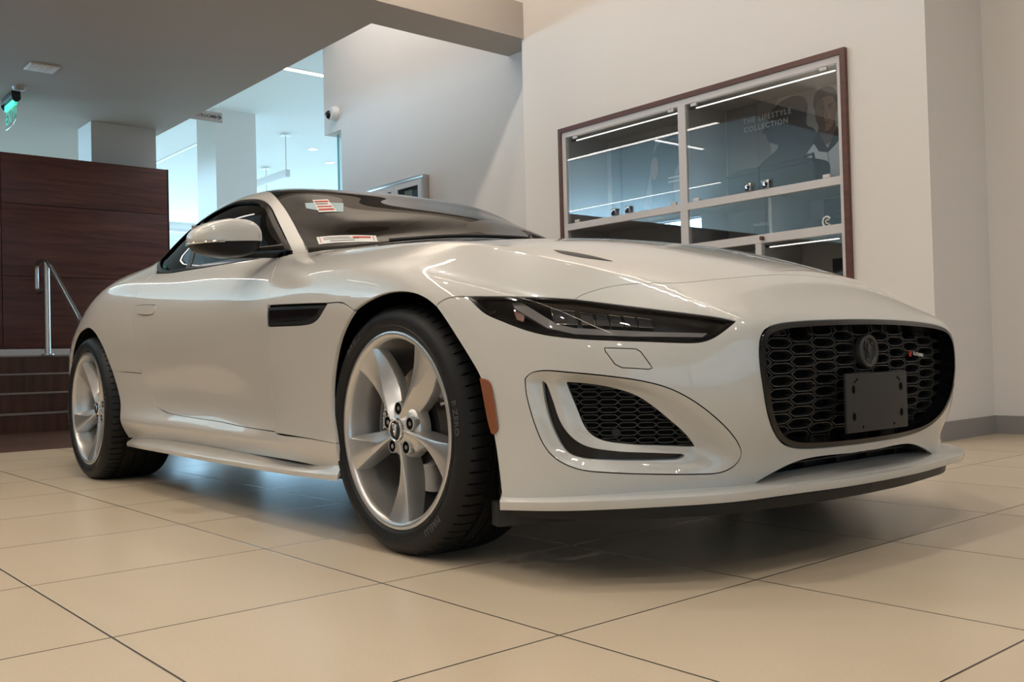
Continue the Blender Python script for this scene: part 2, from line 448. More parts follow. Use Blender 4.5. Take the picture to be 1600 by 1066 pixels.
def surf_hit(o, d):
    h, n, i, _ = BTREE.ray_cast(Vector(o), Vector(d))
    if h is None:
        return None
    return bary(np.array(h), i)

def bary(h, i):
    t = BT[i]; A = BP[t]
    e0 = A[1] - A[0]; e1 = A[2] - A[0]; e2 = h - A[0]
    d00 = e0 @ e0; d01 = e0 @ e1; d11 = e1 @ e1; d20 = e2 @ e0; d21 = e2 @ e1
    den = d00 * d11 - d01 * d01 + 1e-18
    v = (d11 * d20 - d01 * d21) / den; w = (d00 * d21 - d01 * d20) / den
    n = BN[t[0]] * (1 - v - w) + BN[t[1]] * v + BN[t[2]] * w
    return h, n / (np.linalg.norm(n) + 1e-12)

def nearest(p):
    h, n, i, _ = BTREE.find_nearest(Vector(p))
    return bary(np.array(h), i)

def basis(d):
    d = np.array(d, float); d /= np.linalg.norm(d)
    up = np.array([0, 0, 1.]) if abs(d[2]) < .95 else np.array([1., 0, 0])
    e1 = np.cross(up, d); e1 /= np.linalg.norm(e1); e2 = np.cross(d, e1)
    return d, e1, e2

def spline(P, step):
    """smooth curve through points, sampled about every step"""
    P = np.array(P, float)
    if len(P) == 2:
        n = max(1, int(np.ceil(np.linalg.norm(P[1] - P[0]) / step)))
        return P[0] + (P[1] - P[0]) * np.linspace(0, 1, n + 1)[:, None]
    Q = np.vstack([2 * P[0] - P[1], P, 2 * P[-1] - P[-2]])
    out = []
    for i in range(1, len(Q) - 2):
        p0, p1, p2, p3 = Q[i - 1:i + 3]
        t01 = np.linalg.norm(p1 - p0) ** .5 + 1e-9; t12 = np.linalg.norm(p2 - p1) ** .5 + 1e-9; t23 = np.linalg.norm(p3 - p2) ** .5 + 1e-9
        m1 = (p2 - p1) + t12 * ((p1 - p0) / t01 - (p2 - p0) / (t01 + t12))
        m2 = (p2 - p1) + t12 * ((p3 - p2) / t23 - (p3 - p1) / (t12 + t23))
        n = max(1, int(np.ceil(np.linalg.norm(p2 - p1) / step)))
        for k in range(n):
            t = k / n
            out.append((2 * t**3 - 3 * t**2 + 1) * p1 + (t**3 - 2 * t**2 + t) * m1 + (-2 * t**3 + 3 * t**2) * p2 + (t**3 - t**2) * m2)
    out.append(P[-1]); out = np.array(out)
    for _ in range(2):
        out[1:-1] = .5 * out[1:-1] + .25 * (out[:-2] + out[2:])
    return out

def inside(P, loop):
    x, y = P[:, 0][:, None], P[:, 1][:, None]
    a = loop; b = np.roll(loop, -1, 0)
    c = (a[:, 1] > y) != (b[:, 1] > y)
    with np.errstate(divide='ignore', invalid='ignore'):
        xx = (b[:, 0] - a[:, 0]) * (y - a[:, 1]) / (b[:, 1] - a[:, 1]) + a[:, 0]
    return ((c & (x < xx)).sum(1) % 2) == 1

def seg_dist(P, loop):
    out = np.empty(len(P))
    a = loop; b = np.roll(loop, -1, 0); ab = b - a; L = (ab**2).sum(1) + 1e-12
    for i in range(0, len(P), 400):
        q = P[i:i + 400]
        t = np.clip(((q[:, None] - a) * ab).sum(2) / L, 0, 1)
        out[i:i + 400] = np.sqrt((((a + ab * t[..., None]) - q[:, None])**2).sum(2)).min(1)
    return out

def area(l): return .5 * np.sum(l[:, 0] * np.roll(l[:, 1], -1) - l[:, 1] * np.roll(l[:, 0], -1))

def loop2d(curves, step, e1, e2):
    pts = []; cen = []
    for c in curves:
        c = np.array(c, float); iscen = bool(np.all(abs(c[:, 1]) < 1e-6))
        q = spline(np.stack([c @ e1, c @ e2], 1), step)
        for k, p in enumerate(q):
            if pts and np.linalg.norm(pts[-1] - p) < 2e-4:
                if iscen: cen[-1] = True
                continue
            if pts and k == 0 and np.linalg.norm(pts[-1] - p) > 1.7 * step:
                m = int(np.linalg.norm(pts[-1] - p) / step)
                st = pts[-1]
                for j in range(1, m): pts.append(st + (p - st) * j / m); cen.append(False)
            pts.append(p); cen.append(iscen)
    if np.linalg.norm(pts[0] - pts[-1]) < 2e-4: cen[0] = cen[0] or cen[-1]; pts.pop(); cen.pop()
    return np.array(pts), np.array(cen)

def inset(l, cen, g):
    """move a counter-clockwise loop inward by g, keeping centre-line points"""
    p = np.roll(l, 1, 0); n = np.roll(l, -1, 0)
    def nrm(e): e = e / (np.linalg.norm(e, axis=1)[:, None] + 1e-12); return np.stack([-e[:, 1], e[:, 0]], 1)
    m = nrm(l - p) + nrm(n - l); m /= (np.linalg.norm(m, axis=1)[:, None] + 1e-9)
    r = l + m * g
    r[cen] = l[cen]
    return r

def panel_mesh(loops, d, sp=.02, gap=.0016, rim=.012, depth=None, shift=0.0, bstep=None, roll=.0025):
    d, e1, e2 = basis(d)
    L2 = []
    for k, cv in enumerate(loops):
        l, cen = loop2d(cv, bstep or sp * .7, e1, e2)
        if (area(l) < 0): l = l[::-1].copy(); cen = cen[::-1].copy()
        L2.append((inset(l, cen, gap if k == 0 else -gap), cen))
    outer = L2[0][0]; allb = [x[0] for x in L2]
    lo, hi = outer.min(0), outer.max(0)
    gx, gy = np.meshgrid(np.arange(lo[0], hi[0], sp), np.arange(lo[1], hi[1], sp * .866))
    gx = gx + (np.arange(gx.shape[0]) % 2)[:, None] * sp / 2
    G = np.stack([gx.ravel(), gy.ravel()], 1)
    G = G[inside(G, outer)]
    for h in allb[1:]: G = G[~inside(G, h)]
    for l in allb:
        if len(G): G = G[seg_dist(G, l) > sp * .55]
    V2 = []; E = []; cenflag = []; loopsidx = []
    for l, cen in L2:
        s = len(V2); n = len(l)
        V2 += l.tolist(); cenflag += cen.tolist(); E += [(s + i, s + (i + 1) % n) for i in range(n)]; loopsidx.append(list(range(s, s + n)))
    V2 += G.tolist(); cenflag += [False] * len(G)
    ov, oe, of, orig, _, _ = delaunay_2d_cdt([Vector(v) for v in V2], E, [], 0, 1e-7)
    ov = np.array([v[:] for v in ov]); F = np.array([f for f in of if len(f) == 3])
    cen = np.zeros(len(ov), bool); newof = {}
    for i, o in enumerate(orig):
        for k in o:
            newof[k] = i
            if cenflag[k]: cen[i] = True
    ctr = ov[F].mean(1)
    keep = inside(ctr, outer)
    for h in allb[1:]: keep &= ~inside(ctr, h)
    F = F[keep]
    P = np.zeros((len(ov), 3)); N = np.zeros((len(ov), 3))
    for i, q in enumerate(ov):
        base = e1 * q[0] + e2 * q[1]
        r = surf_hit(base + d * 8, -d)
        if r is None:
            z0 = base + d * 1.0
            best = None
            for s in np.linspace(-4, 4, 81):
                h = nearest(base + d * s); e = h[0] - base; e = np.linalg.norm(e - d * (e @ d))
                if best is None or e < best[0]: best = (e, h)
            r = best[1]
        P[i], N[i] = r
    if depth is not None or shift:
        dp = depth(ov, allb, P) if depth is not None else np.zeros(len(ov))
        P = P - d * (dp + shift)[:, None]
    P[cen, 1] = 0; N[cen, 1] = 0
    N /= np.linalg.norm(N, axis=1)[:, None] + 1e-12
    # folded edge: a small roll and a return inward
    V = P.tolist(); NN = N.tolist(); FF = F.tolist()
    if rim:
        for li, idx in enumerate(loopsidx):
            ids = [newof[k] for k in idx]
            n = len(ids); a0 = len(V)
            out2 = []
            for k in range(n):
                i = ids[k]; t = P[ids[(k + 1) % n]] - P[ids[k - 1]]
                o = np.cross(t, N[i]); o /= np.linalg.norm(o) + 1e-12
                if li > 0: pass
                out2.append(o)
            for k in range(n): V.append(P[ids[k]]); NN.append(out2[k] * .8 + N[ids[k]] * .6)
            for k in range(n): V.append(P[ids[k]] - N[ids[k]] * rim); NN.append(out2[k])
            for k in range(n):
                k2 = (k + 1) % n
                if cen[ids[k]] and cen[ids[k2]]: continue
                FF.append((a0 + k, a0 + n + k, a0 + n + k2)); FF.append((a0 + k, a0 + n + k2, a0 + k2))
    return np.array(V), np.array(FF), np.array(NN), np.concatenate([cen, np.zeros(len(V) - len(cen), bool)])

def mirrored(V, F, N):
    s = np.array([1, -1, 1])
    return V * s, F[:, ::-1], N * s

def panel(name, loops, d, m, parent, side='right', flat=False, angle=None, **kw):
    V, F, N, cen = panel_mesh(loops, d, **kw)
    if side == 'merge':
        n = len(V); ok = np.where(~cen)[0]; mp = np.arange(n); mp[ok] = n + np.arange(len(ok))
        Vm, Fm, Nm = mirrored(V, F, N)
        V = np.vstack([V, Vm[ok]]); F = np.vstack([F, mp[Fm]]); N = np.vstack([N, Nm[ok]])
        return mk(name, V, F, m, parent, normals=None if flat else N, angle=angle)
    o = mk(name, V, F, m, parent, normals=None if flat else N, angle=angle)
    if side == 'both':
        V, F, N = mirrored(V, F, N)
        return o, mk(name, V, F, m, parent, normals=None if flat else N, angle=angle)
    return o

# ------------------------------------------------------------------ the car
O = {
 'arch_f': [None,(2.345,-0.9286,0.2854),(2.3243,-0.9275,0.3735),(2.3261,-0.9291,0.4353),(2.347,-0.9327,0.5044),(2.3898,-0.9379,0.5795),(2.4374,-0.9419,0.627),(2.4905,-0.9445,0.6639),(2.5578,-0.9435,0.6864),(2.6341,-0.9404,0.7005),(2.7064,-0.9362,0.7029),(2.7732,-0.9309,0.6935),(2.8249,-0.9261,0.6748),(2.86,-0.9228,0.6534),(2.8932,-0.9199,0.6197),(2.9303,-0.915,0.5761),(2.9716,-0.9075,0.5235),(3.0043,-0.9004,0.4753),(3.024,-0.8958,0.4151),(3.0395,-0.8921,0.3408),(3.0536,-0.8912,0.2644),(3.0662,-0.8923,0.1866)],
 'arch_r': [None,(-0.2011,-0.949,0.6888),(-0.0879,-0.9545,0.7128),(-0.0096,-0.9562,0.7201),(0.0654,-0.9565,0.7143),(0.1404,-0.9554,0.6888),(0.2084,-0.952,0.6449),(0.2585,-0.9462,0.5936),(0.2947,-0.9358,0.5228),(0.3108,-0.9256,0.4562),(0.3581,-0.9169,0.3401),(0.3804,-0.9066,0.2424),None],
 'door': [(1.6531,-0.7572,0.9034),(1.8224,-0.8688,0.8125),(1.8754,-0.9095,0.7372),(1.8808,-0.9171,0.6978),(1.8729,-0.9119,0.5787),(1.8631,-0.9013,0.4596),(1.901,-0.9071,0.3007),(1.6255,-0.894,0.3062),(1.3981,-0.8864,0.3158),(1.0348,-0.8842,0.3251),(0.8459,-0.8822,0.3343),(0.7327,-0.8791,0.3539),(0.6939,-0.8779,0.3786),(0.6469,-0.8862,0.4359),(0.6068,-0.9032,0.5081),(0.5684,-0.9264,0.652),(0.5489,-0.9249,0.7321),(0.5564,-0.9132,0.81),(0.5582,-0.8803,0.8821),(0.5118,-0.8249,0.9275),(0.4971,-0.7994,0.9431)],
 'belt': [(1.714,-0.7362,0.9117),(1.5957,-0.7502,0.9159),(1.5007,-0.7634,0.9152),(1.3607,-0.7783,0.916),(1.0684,-0.7901,0.9209),(0.8525,-0.7941,0.9257),(0.7126,-0.7998,0.928)],
 'trim': [(1.714,-0.7362,0.9117),(1.5982,-0.7514,0.9144),(1.5007,-0.7634,0.9152),(1.3607,-0.7783,0.916),(1.0684,-0.7901,0.9209),(0.8525,-0.7941,0.9257),(0.6825,-0.8027,0.9277),(0.4874,-0.7705,0.9623),(0.2661,-0.7146,1.0104),None,None,None,None,None,(0.9348,-0.5852,1.2271),(1.07,-0.5926,1.2124),(1.1682,-0.5974,1.1964),(1.2401,-0.6086,1.1747),(1.3248,-0.6268,1.1383),(1.4636,-0.663,1.0552),(1.5724,-0.6901,0.9875)],
 'pillar_in': [(1.1502,-0.5414,1.2331),(1.2649,-0.5733,1.1922),(1.3961,-0.6027,1.1279),(1.523,-0.6322,1.0548),(1.6554,-0.6669,0.9771),(1.8081,-0.7207,0.9074)],
 'seam_vent': [(1.8822,-0.9143,0.7159),(2.099,-0.927,0.7066),(2.3279,-0.9383,0.6954),(2.4237,-0.9418,0.6905),(2.4881,-0.9445,0.6658)],
 'seam_front': [(2.8573,-0.9228,0.6567),(2.875,-0.9161,0.6686),(2.9035,-0.9062,0.6759),(2.9511,-0.8912,0.6743)],
 'headlight': [(2.9512,-0.8912,0.674),(2.9761,-0.8893,0.6534),(3.0078,-0.8842,0.6304),(3.0527,-0.8714,0.6115),(3.1049,-0.8534,0.5904),(3.1562,-0.8302,0.5742),(3.2207,-0.7893,0.5624),(3.2888,-0.7289,0.5551),(3.3492,-0.6605,0.5498),(3.3917,-0.6068,0.5457),(3.4111,-0.5809,0.5458),(3.4265,-0.5575,0.5525),(3.4405,-0.5304,0.5695),(3.4503,-0.4951,0.5927),(3.4279,-0.513,0.6004),(3.3765,-0.5509,0.6123),(3.3082,-0.6119,0.6267),(3.2443,-0.6802,0.6412),(3.1816,-0.7491,0.6557),(3.113,-0.8149,0.6635),(3.0232,-0.864,0.6698)],
 'shut': [(3.1813,-0.7485,0.6561),(3.1801,-0.7345,0.6633),(3.1824,-0.7156,0.67),(3.192,-0.6711,0.6824),(3.2054,-0.6298,0.6903),(3.228,-0.5807,0.6947),(3.2651,-0.4945,0.6953),(3.2774,-0.4488,0.6981),(3.2886,-0.3692,0.7062),(3.2984,-0.2643,0.7155),(3.3041,-0.1692,0.7217),(3.2966,-0.0719,0.7299),(3.2828,0.1101,0.7352)],
 'bezel': [(3.1237,-0.8608,0.4718),(3.1342,-0.8553,0.4841),(3.1625,-0.841,0.4898),(3.2148,-0.8103,0.4848),(3.2869,-0.755,0.4742),(3.3441,-0.6987,0.4606),(3.3825,-0.6523,0.4423),(3.4122,-0.6073,0.4127),(3.4345,-0.5602,0.3735),(3.4459,-0.5183,0.3342),(3.4461,-0.4871,0.2995),(3.4412,-0.4777,0.2811),(3.4297,-0.4872,0.2585),(3.4137,-0.5212,0.2434),(3.3889,-0.5741,0.2429),(3.3362,-0.6692,0.248),(3.2783,-0.7548,0.2554),(3.2369,-0.7998,0.2631),(3.1979,-0.8299,0.2835),(3.1713,-0.8444,0.3117),(3.1469,-0.8545,0.3651),(3.126,-0.8614,0.4406)],
 'mesh': [(3.188,-0.7892,0.461),(3.2308,-0.7581,0.4558),(3.2743,-0.7206,0.4442),(3.3085,-0.6853,0.4266),(3.3333,-0.6531,0.3988),(3.3522,-0.6201,0.3666),(3.3663,-0.5875,0.3355),(3.3723,-0.562,0.3049),(3.3312,-0.6305,0.3104),(3.2834,-0.6992,0.3175),(3.2462,-0.7434,0.3292),(3.226,-0.7632,0.3504),(3.2072,-0.778,0.4043)],
 'slot': [(3.148,-0.8292,0.4648),(3.1562,-0.8276,0.4098),(3.1752,-0.819,0.3476),(3.2005,-0.8037,0.302),(3.223,-0.7857,0.2894),(3.2785,-0.725,0.2814),(3.3367,-0.6381,0.2777),(3.3591,-0.6006,0.2786),(3.3669,-0.5904,0.286),(3.3386,-0.6396,0.2923),(3.2797,-0.7256,0.3003),(3.2327,-0.7771,0.314),(3.2075,-0.7978,0.3349),(3.1867,-0.8113,0.3682),(3.168,-0.8205,0.4265),(3.154,-0.8262,0.4622)],
 'tow': [(3.2759,-0.7502,0.5382),(3.3256,-0.6991,0.5339),(3.3336,-0.6931,0.5273),(3.3557,-0.6804,0.4904),(3.3509,-0.6868,0.4877),(3.3101,-0.7305,0.4928),(3.2981,-0.7406,0.5012),(3.2785,-0.7505,0.5308)],
 'grille': [(3.4881,-0.4677,0.5241),(3.4872,-0.4578,0.5506),(3.486,-0.4332,0.5691),(3.4822,-0.3772,0.5828),(3.4823,-0.2887,0.5916),(3.4909,-0.1129,0.5965),(3.4921,0.0214,0.5972),(3.4875,0.1763,0.5964),(3.48,0.3486,0.5886),(3.482,0.4275,0.5786),(3.4832,0.4622,0.5618),(3.4915,0.4546,0.528),(3.497,0.4409,0.4698),(3.4928,0.4353,0.4034),(3.4813,0.4337,0.3497),(3.4738,0.4031,0.3179),(3.4665,0.3549,0.295),(3.4651,0.2751,0.284),(3.4748,0.1037,0.2772),(3.4762,-0.0407,0.2762),(3.4718,-0.1657,0.279),(3.4661,-0.2514,0.2822),(3.466,-0.3097,0.2898),(3.4721,-0.3593,0.3077),(3.4813,-0.405,0.3384),(3.4884,-0.4411,0.3839),(3.4913,-0.4635,0.4513),(3.4896,-0.469,0.4911)],
 'bump_bottom': [(3.0607,-0.8936,0.1861),(3.1819,-0.8441,0.1975),(3.2891,-0.7349,0.2018),(3.3776,-0.5843,0.2004),(3.4281,-0.4514,0.1974),(3.4361,-0.4173,0.2107),(3.4453,-0.3584,0.2303),(3.4553,-0.2619,0.2511),(3.469,-0.0452,0.252),(3.4617,0.1891,0.2528),(3.4474,0.3817,0.2501)],
 'sill_f': [(2.3435,-0.9286,0.2868),(2.1526,-0.9208,0.2921),(1.9064,-0.9082,0.2964)],
 'sill_r': [(0.3389,-0.9299,0.5093),(0.4707,-0.9157,0.5038),(0.6001,-0.9018,0.4976)],
 'vent': [(1.8841,-0.9154,0.7103),(2.1002,-0.9277,0.7015),(2.3285,-0.9387,0.6921),(2.2697,-0.9364,0.6539),(2.2234,-0.9335,0.6421),(2.1622,-0.9304,0.6395),(1.8847,-0.9171,0.646)],
 'handle': [(0.5721,-0.9159,0.7895),(0.6126,-0.9128,0.7913),(0.7964,-0.9041,0.7808),(0.8099,-0.905,0.773),(0.8013,-0.909,0.7495),(0.7719,-0.9109,0.7443),(0.668,-0.9158,0.7483),(0.6022,-0.9181,0.7614)],
 'reflector': [(3.0047,-0.9003,0.4747),(3.0287,-0.8939,0.4692),(3.0358,-0.8921,0.4577),(3.0535,-0.8881,0.3578),(3.0514,-0.8887,0.3471),(3.0395,-0.8921,0.3393)],
 'guide': [(3.0551,-0.8384,0.6525),(3.0746,-0.8267,0.6538),(3.1029,-0.8192,0.6377),(3.1436,-0.8053,0.6122),(3.1671,-0.7955,0.5969),(3.2027,-0.7716,0.5865),(3.269,-0.7078,0.5793),(3.3296,-0.6378,0.5724),(3.4064,-0.5458,0.5664),(3.4025,-0.5574,0.5577),(3.3041,-0.6793,0.5631),(3.2064,-0.7755,0.5722),(3.1493,-0.8112,0.5886),(3.1099,-0.826,0.6137),(3.0673,-0.8391,0.6379)],
 'lamp0': [(3.1321,-0.7802,0.6335),(3.1719,-0.7449,0.6272),(3.1909,-0.7556,0.596),(3.1521,-0.7871,0.5991)],
 'lamp1': [(3.1835,-0.7351,0.6237),(3.202,-0.7154,0.6198),(3.2217,-0.7251,0.5932),(3.2006,-0.7462,0.5956)],
 'lamp2': [(3.2064,-0.7091,0.6197),(3.2235,-0.6901,0.6159),(3.2439,-0.7009,0.5908),(3.2257,-0.7206,0.593)],
 'lamp3': [(3.2278,-0.6837,0.6158),(3.2448,-0.6647,0.6121),(3.2652,-0.676,0.5884),(3.2477,-0.6963,0.5907)],
 'lamp4': [(3.2491,-0.6583,0.6119),(3.2662,-0.6394,0.6082),(3.286,-0.6505,0.5861),(3.2689,-0.6712,0.5883)],
 'lamp5': [(3.2705,-0.633,0.608),(3.2917,-0.612,0.6026),(3.3094,-0.6212,0.5837),(3.2896,-0.6456,0.586)],
 'marker': [(3.0586,-0.8361,0.6308),(3.0703,-0.8276,0.6364),(3.0858,-0.8251,0.6233),(3.087,-0.8307,0.6064),(3.0709,-0.837,0.6117)],
 'stickA': [(1.4052,-0.5237,1.1431),(1.4274,-0.468,1.1471),(1.4694,-0.3885,1.1452),(1.5778,-0.4512,1.0903),(1.5255,-0.5081,1.0954),(1.4532,-0.5436,1.1148)],
 'stickB': [(1.3952,-0.4844,1.163),(1.41,-0.424,1.1686),(1.5632,-0.4707,1.0957),(1.5261,-0.5277,1.0938)],
 'stickC': [(1.7012,-0.6344,0.9716),(1.8501,-0.4747,0.9701),(1.9103,-0.5044,0.9398),(1.7605,-0.6565,0.9384)],
 'hoodvent': [(2.9507,-0.6028,0.8036),(2.968,-0.5868,0.8001),(3.0064,-0.5653,0.7905),(3.0484,-0.5484,0.7788),(3.0989,-0.5365,0.7628),(3.0689,-0.5688,0.7692),(3.0291,-0.5987,0.7791),(2.9843,-0.6133,0.792)]}
car = empty('sports_coupe', (-3.4674, 1.7771, 0), -.01734)
tag(car, 'white two-door sports coupe with black honeycomb grille parked on the tile floor', 'car')

def top(x, w, z=3): return surf_hit((x, -w, z), (0, 0, -1))[0] if w else np.array([*surf_hit((x, -.0007, z), (0, 0, -1))[0][[0]], 0, surf_hit((x, -.0007, z), (0, 0, -1))[0][2]])
def side(x, z): return (surf_hit((x, -3, z), (0, 1, 0)) or nearest((x, -1, z)))[0]
def front(w, z):
    h = surf_hit((6, -w - .0007, z), (-1, 0, 0))[0]
    return np.array([h[0], -w if w else 0., h[2]])
def near(x, w, z):
    h = nearest((x, -w, z))[0]
    return np.array([h[0], 0., h[2]]) if w == 0 else h
def A(name, i=None, j=None): return [np.array(p) for p in O[name][i:j]]

AF = [np.array((2.345, -.91, .203))] + A('arch_f', 1, 21) + [np.array((3.062, -.889, .188))]
AR = [near(-.36, .91, .28), near(-.374, .93, .40), near(-.345, .935, .52), near(-.285, .945, .62)] + A('arch_r', 1, 8) + [np.array((.309, -.938, .512))]
AR2 = [AR[-1], side(.333, .44), side(.36, .35), side(.376, .27), side(.385, .209)]
sv = A('seam_vent'); sf = A('seam_front'); hl = A('headlight'); sh = A('shut'); dr = A('door'); sl = A('sill_f'); vt = A('vent')
pin = A('pillar_in'); bb = A('bump_bottom'); sr = [AR[-1], np.array(O['sill_r'][1]), np.array(O['sill_r'][2])]
belt = A('belt')
tr = O['trim']
trim_rear = [side(.60, .936), side(.51, .950), side(.42, .972), side(.34, .998)]
trim_low = belt[:7] + trim_rear + [side(.283, 1.022)]
trim_up = [side(.283, 1.022), side(.305, 1.058), side(.40, 1.118), side(.55, 1.172), side(.70, 1.203), side(.82, 1.220)] + [np.array(p) for p in tr[14:21]] + [belt[0]]
GR = [(0, .598), (.11, .597), (.2, .595), (.285, .592), (.37, .586), (.425, .575), (.452, .557), (.463, .527), (.464, .485), (.457, .44), (.44, .383), (.408, .335), (.368, .306), (.32, .290), (.26, .282), (.17, .278), (0, .276)]
gr = [front(w, z) for w, z in GR]
hood_rear = [pin[5], top(1.93, .62), top(2.06, .42), top(2.13, .2), top(2.15, 0)]
shutc = [top(3.297, 0), top(3.30, .10)] + sh[9::-1]
screen_top = [pin[0], top(1.25, .50), top(1.31, .40), top(1.345, .24), top(1.36, 0)]
roof_side = [pin[0], top(1.0, .508), top(.7, .492), top(.4, .472), top(.15, .44)]
rear_head = [top(.15, .44), top(.19, .25), top(.2, 0)]
rear_glass = [top(.15, .44), top(-.05, .42), top(-.30, .36)]
rear_low = [top(-.30, .36), top(-.36, .2), top(-.38, 0)]
def ctr(*xs): return [top(x, 0) for x in xs]
def cz(*zs): return [front(0, z) for z in zs]

PAINT = M['paint']
tw = A('tow'); tow_loop = [[tw[0], tw[1]], [tw[1], tw[1] * .55 + tw[2] * .45, tw[2]], [tw[2], tw[3]], [tw[3], tw[4]], [tw[4], tw[5]], [tw[5], tw[6]], [tw[6], tw[7]], [tw[7], tw[0]]]
bonnet = panel('bonnet', [[ctr(2.15, 2.4, 2.7, 3.0, 3.297), shutc, [sh[0], hl[18], hl[19], hl[20], hl[0]], sf[::-1] + [AF[13]], AF[13:6:-1],
    [AF[7], sv[3], sv[2]], [sv[2], sv[1], sv[0]], [sv[0], dr[2], dr[1], dr[0]], [dr[0], belt[0], pin[5]], hood_rear]], (.05, -.62, .78), PAINT, car, 'merge')
bumper = panel('front_bumper', [[[top(3.297, 0), front(0, .66), front(0, .598)], gr[:1] + gr[1:], [gr[-1], front(0, .254)],
    [front(0, .254)] + bb[8::-1] + [AF[21]], AF[21:12:-1], [AF[13]] + sf, hl[:14], hl[13:19] + [sh[0]], shutc[::-1]],
    [A('bezel') + A('bezel')[:1]], tow_loop], (.62, -.62, .42), PAINT, car, 'merge', sp=.018)
panel('tow_eye_cover', [tow_loop], (.62, -.62, .42), PAINT, car, 'both', gap=.0009)
panel('front_wing', [[AF[1:8], [AF[7], sv[3], sv[2]], vt[2:7], [vt[6], dr[4], dr[5], dr[6]], sl[::-1][:2] + [AF[1]]]], (0, -1, .12), PAINT, car, 'both')
hd = A('handle')
door_R, door_L = panel('door', [[dr[0:7], dr[6:11], dr[10:21], [dr[20]] + belt[:0:-1] + [dr[0]]], [hd + hd[:1]]], (0, -1, .12), PAINT, car, 'both')
for s, d_ in ((1, door_R), (-1, door_L)):
    V, F, N, _ = panel_mesh([[hd + hd[:1]]], (0, -1, .12), gap=.0012, shift=-.004, rim=.02)
    if s < 0: V, F, N = mirrored(V, F, N)
    mk('door_handle', V, F, PAINT, d_, normals=N)
panel('sill', [[AR2, [side(x, .209) for x in (.385, .8, 1.2, 1.6, 2.0)] + [AF[0]], AF[:2], sl + [dr[6]], dr[6:11], dr[10:15] + [sr[2]], sr[::-1]]], (0, -1, .12), PAINT, car, 'both')
panel('rear_body', [[[sr[2]] + dr[14:21], [dr[20]] + trim_rear[2:] + [trim_low[-1]], trim_up, [belt[0], pin[5]], pin[::-1], roof_side, rear_glass, rear_low,
    ctr(-.38, -.55, -.72, -.9) + [near(-1.02, 0, .74), near(-1.05, 0, .6), near(-1.06, 0, .34)],
    [near(-1.06, 0, .34), near(-1.03, .36, .32), near(-1.0, .52, .31), near(-.93, .71, .31), near(-.7, .81, .31), near(-.5, .88, .29), AR[0]], AR, sr]], (-.25, -.72, .65), PAINT, car, 'merge', sp=.024)
panel('roof_panel', [[screen_top, ctr(1.36, 1.0, .6, .2), rear_head[::-1], roof_side[::-1]]], (0, -.1, 1), M['gloss_black'], car, 'merge', sp=.03)
panel('rear_window', [[rear_glass, rear_low, ctr(-.38, -.1, .2), rear_head[::-1]]], (-.3, -.1, .95), M['gloss_black'], car, 'merge', sp=.03)
screen = panel('windscreen', [[pin, hood_rear, ctr(2.15, 1.8, 1.36), screen_top[::-1]]], (.5, -.15, .85), M['screen_glass'], car, 'merge', sp=.025, rim=0, gap=-.001)

# side windows: black frame, glass, dark pillar strip
def ring_panel(name, curves, g, d, m, parent, **kw):
    """band of width g running just inside an outline"""
    dd, e1, e2 = basis(d)
    l, cen = loop2d(curves, .012, e1, e2)
    if area(l) < 0: l = l[::-1]; cen = cen[::-1]
    i = inset(l, cen, g)
    hole = []
    for q in i:
        r = surf_hit(e1 * q[0] + e2 * q[1] + dd * 8, -dd)
        hole.append(r[0] if r else nearest(e1 * q[0] + e2 * q[1])[0])
    hole = hole[::2] + [hole[0]]
    return panel(name, [curves, [hole]], d, m, parent, **kw), hole
trim_loop = [trim_low, trim_up]
(tR, tL), hole = ring_panel('window_trim', trim_loop, .019, (0, -1, .25), M['gloss_black'], car, side='both', sp=.02, shift=-.003, rim=.02)
panel('side_window', [trim_loop], (0, -1, .25), M['side_glass'], car, 'both', sp=.03, gap=.012, shift=.008, rim=0)
panel('window_pillar', [[[side(.80, .94), side(.70, 1.07), side(.60, 1.17)], [side(.60, 1.17), side(.635, 1.18)], [side(.635, 1.18), side(.74, 1.07), side(.85, .94)], [side(.85, .94), side(.80, .94)]]], (0, -1, .25), M['satin_black'], car, 'both', sp=.02, shift=.004, rim=.01)
panel('mirror_triangle', [[[side(1.70, .925), side(1.58, .985)], [side(1.58, .985), side(1.52, .94)], [side(1.52, .94), side(1.54, .925)], [side(1.54, .925), side(1.70, .925)]]], (0, -1, .25), M['satin_black'], car, 'both', sp=.02, shift=.004, rim=.01)

# wing vent behind the front wheel
V1, V2 = panel('side_vent', [[[vt[0], vt[1], vt[2]], vt[2:7], [vt[6], vt[0]]]], (0, -1, .05), M['satin_black'], car, 'both', sp=.012, gap=.002, shift=.002)
vin = [np.array(p) for p in ((1.905, -.92, .700), (2.10, -.93, .692), (2.285, -.938, .685), (2.262, -.936, .664), (2.205, -.934, .654), (2.15, -.932, .651), (1.905, -.92, .657))]
for s, v in ((1, V1), (-1, V2)):
    V, F, N, _ = panel_mesh([[vin[:3], vin[2:7], [vin[6], vin[0]]]], (0, -1, .05), sp=.012, shift=-.001, rim=.006)
    if s < 0: V, F, N = mirrored(V, F, N)
    mk('vent_insert', V, F, M['gloss_black'], v, normals=N)
rf = A('reflector')
panel('side_reflector', [[rf + rf[:1]]], (.3, -1, .05), M['amber'], car, 'both', sp=.012, shift=-.005, rim=.008, gap=0)

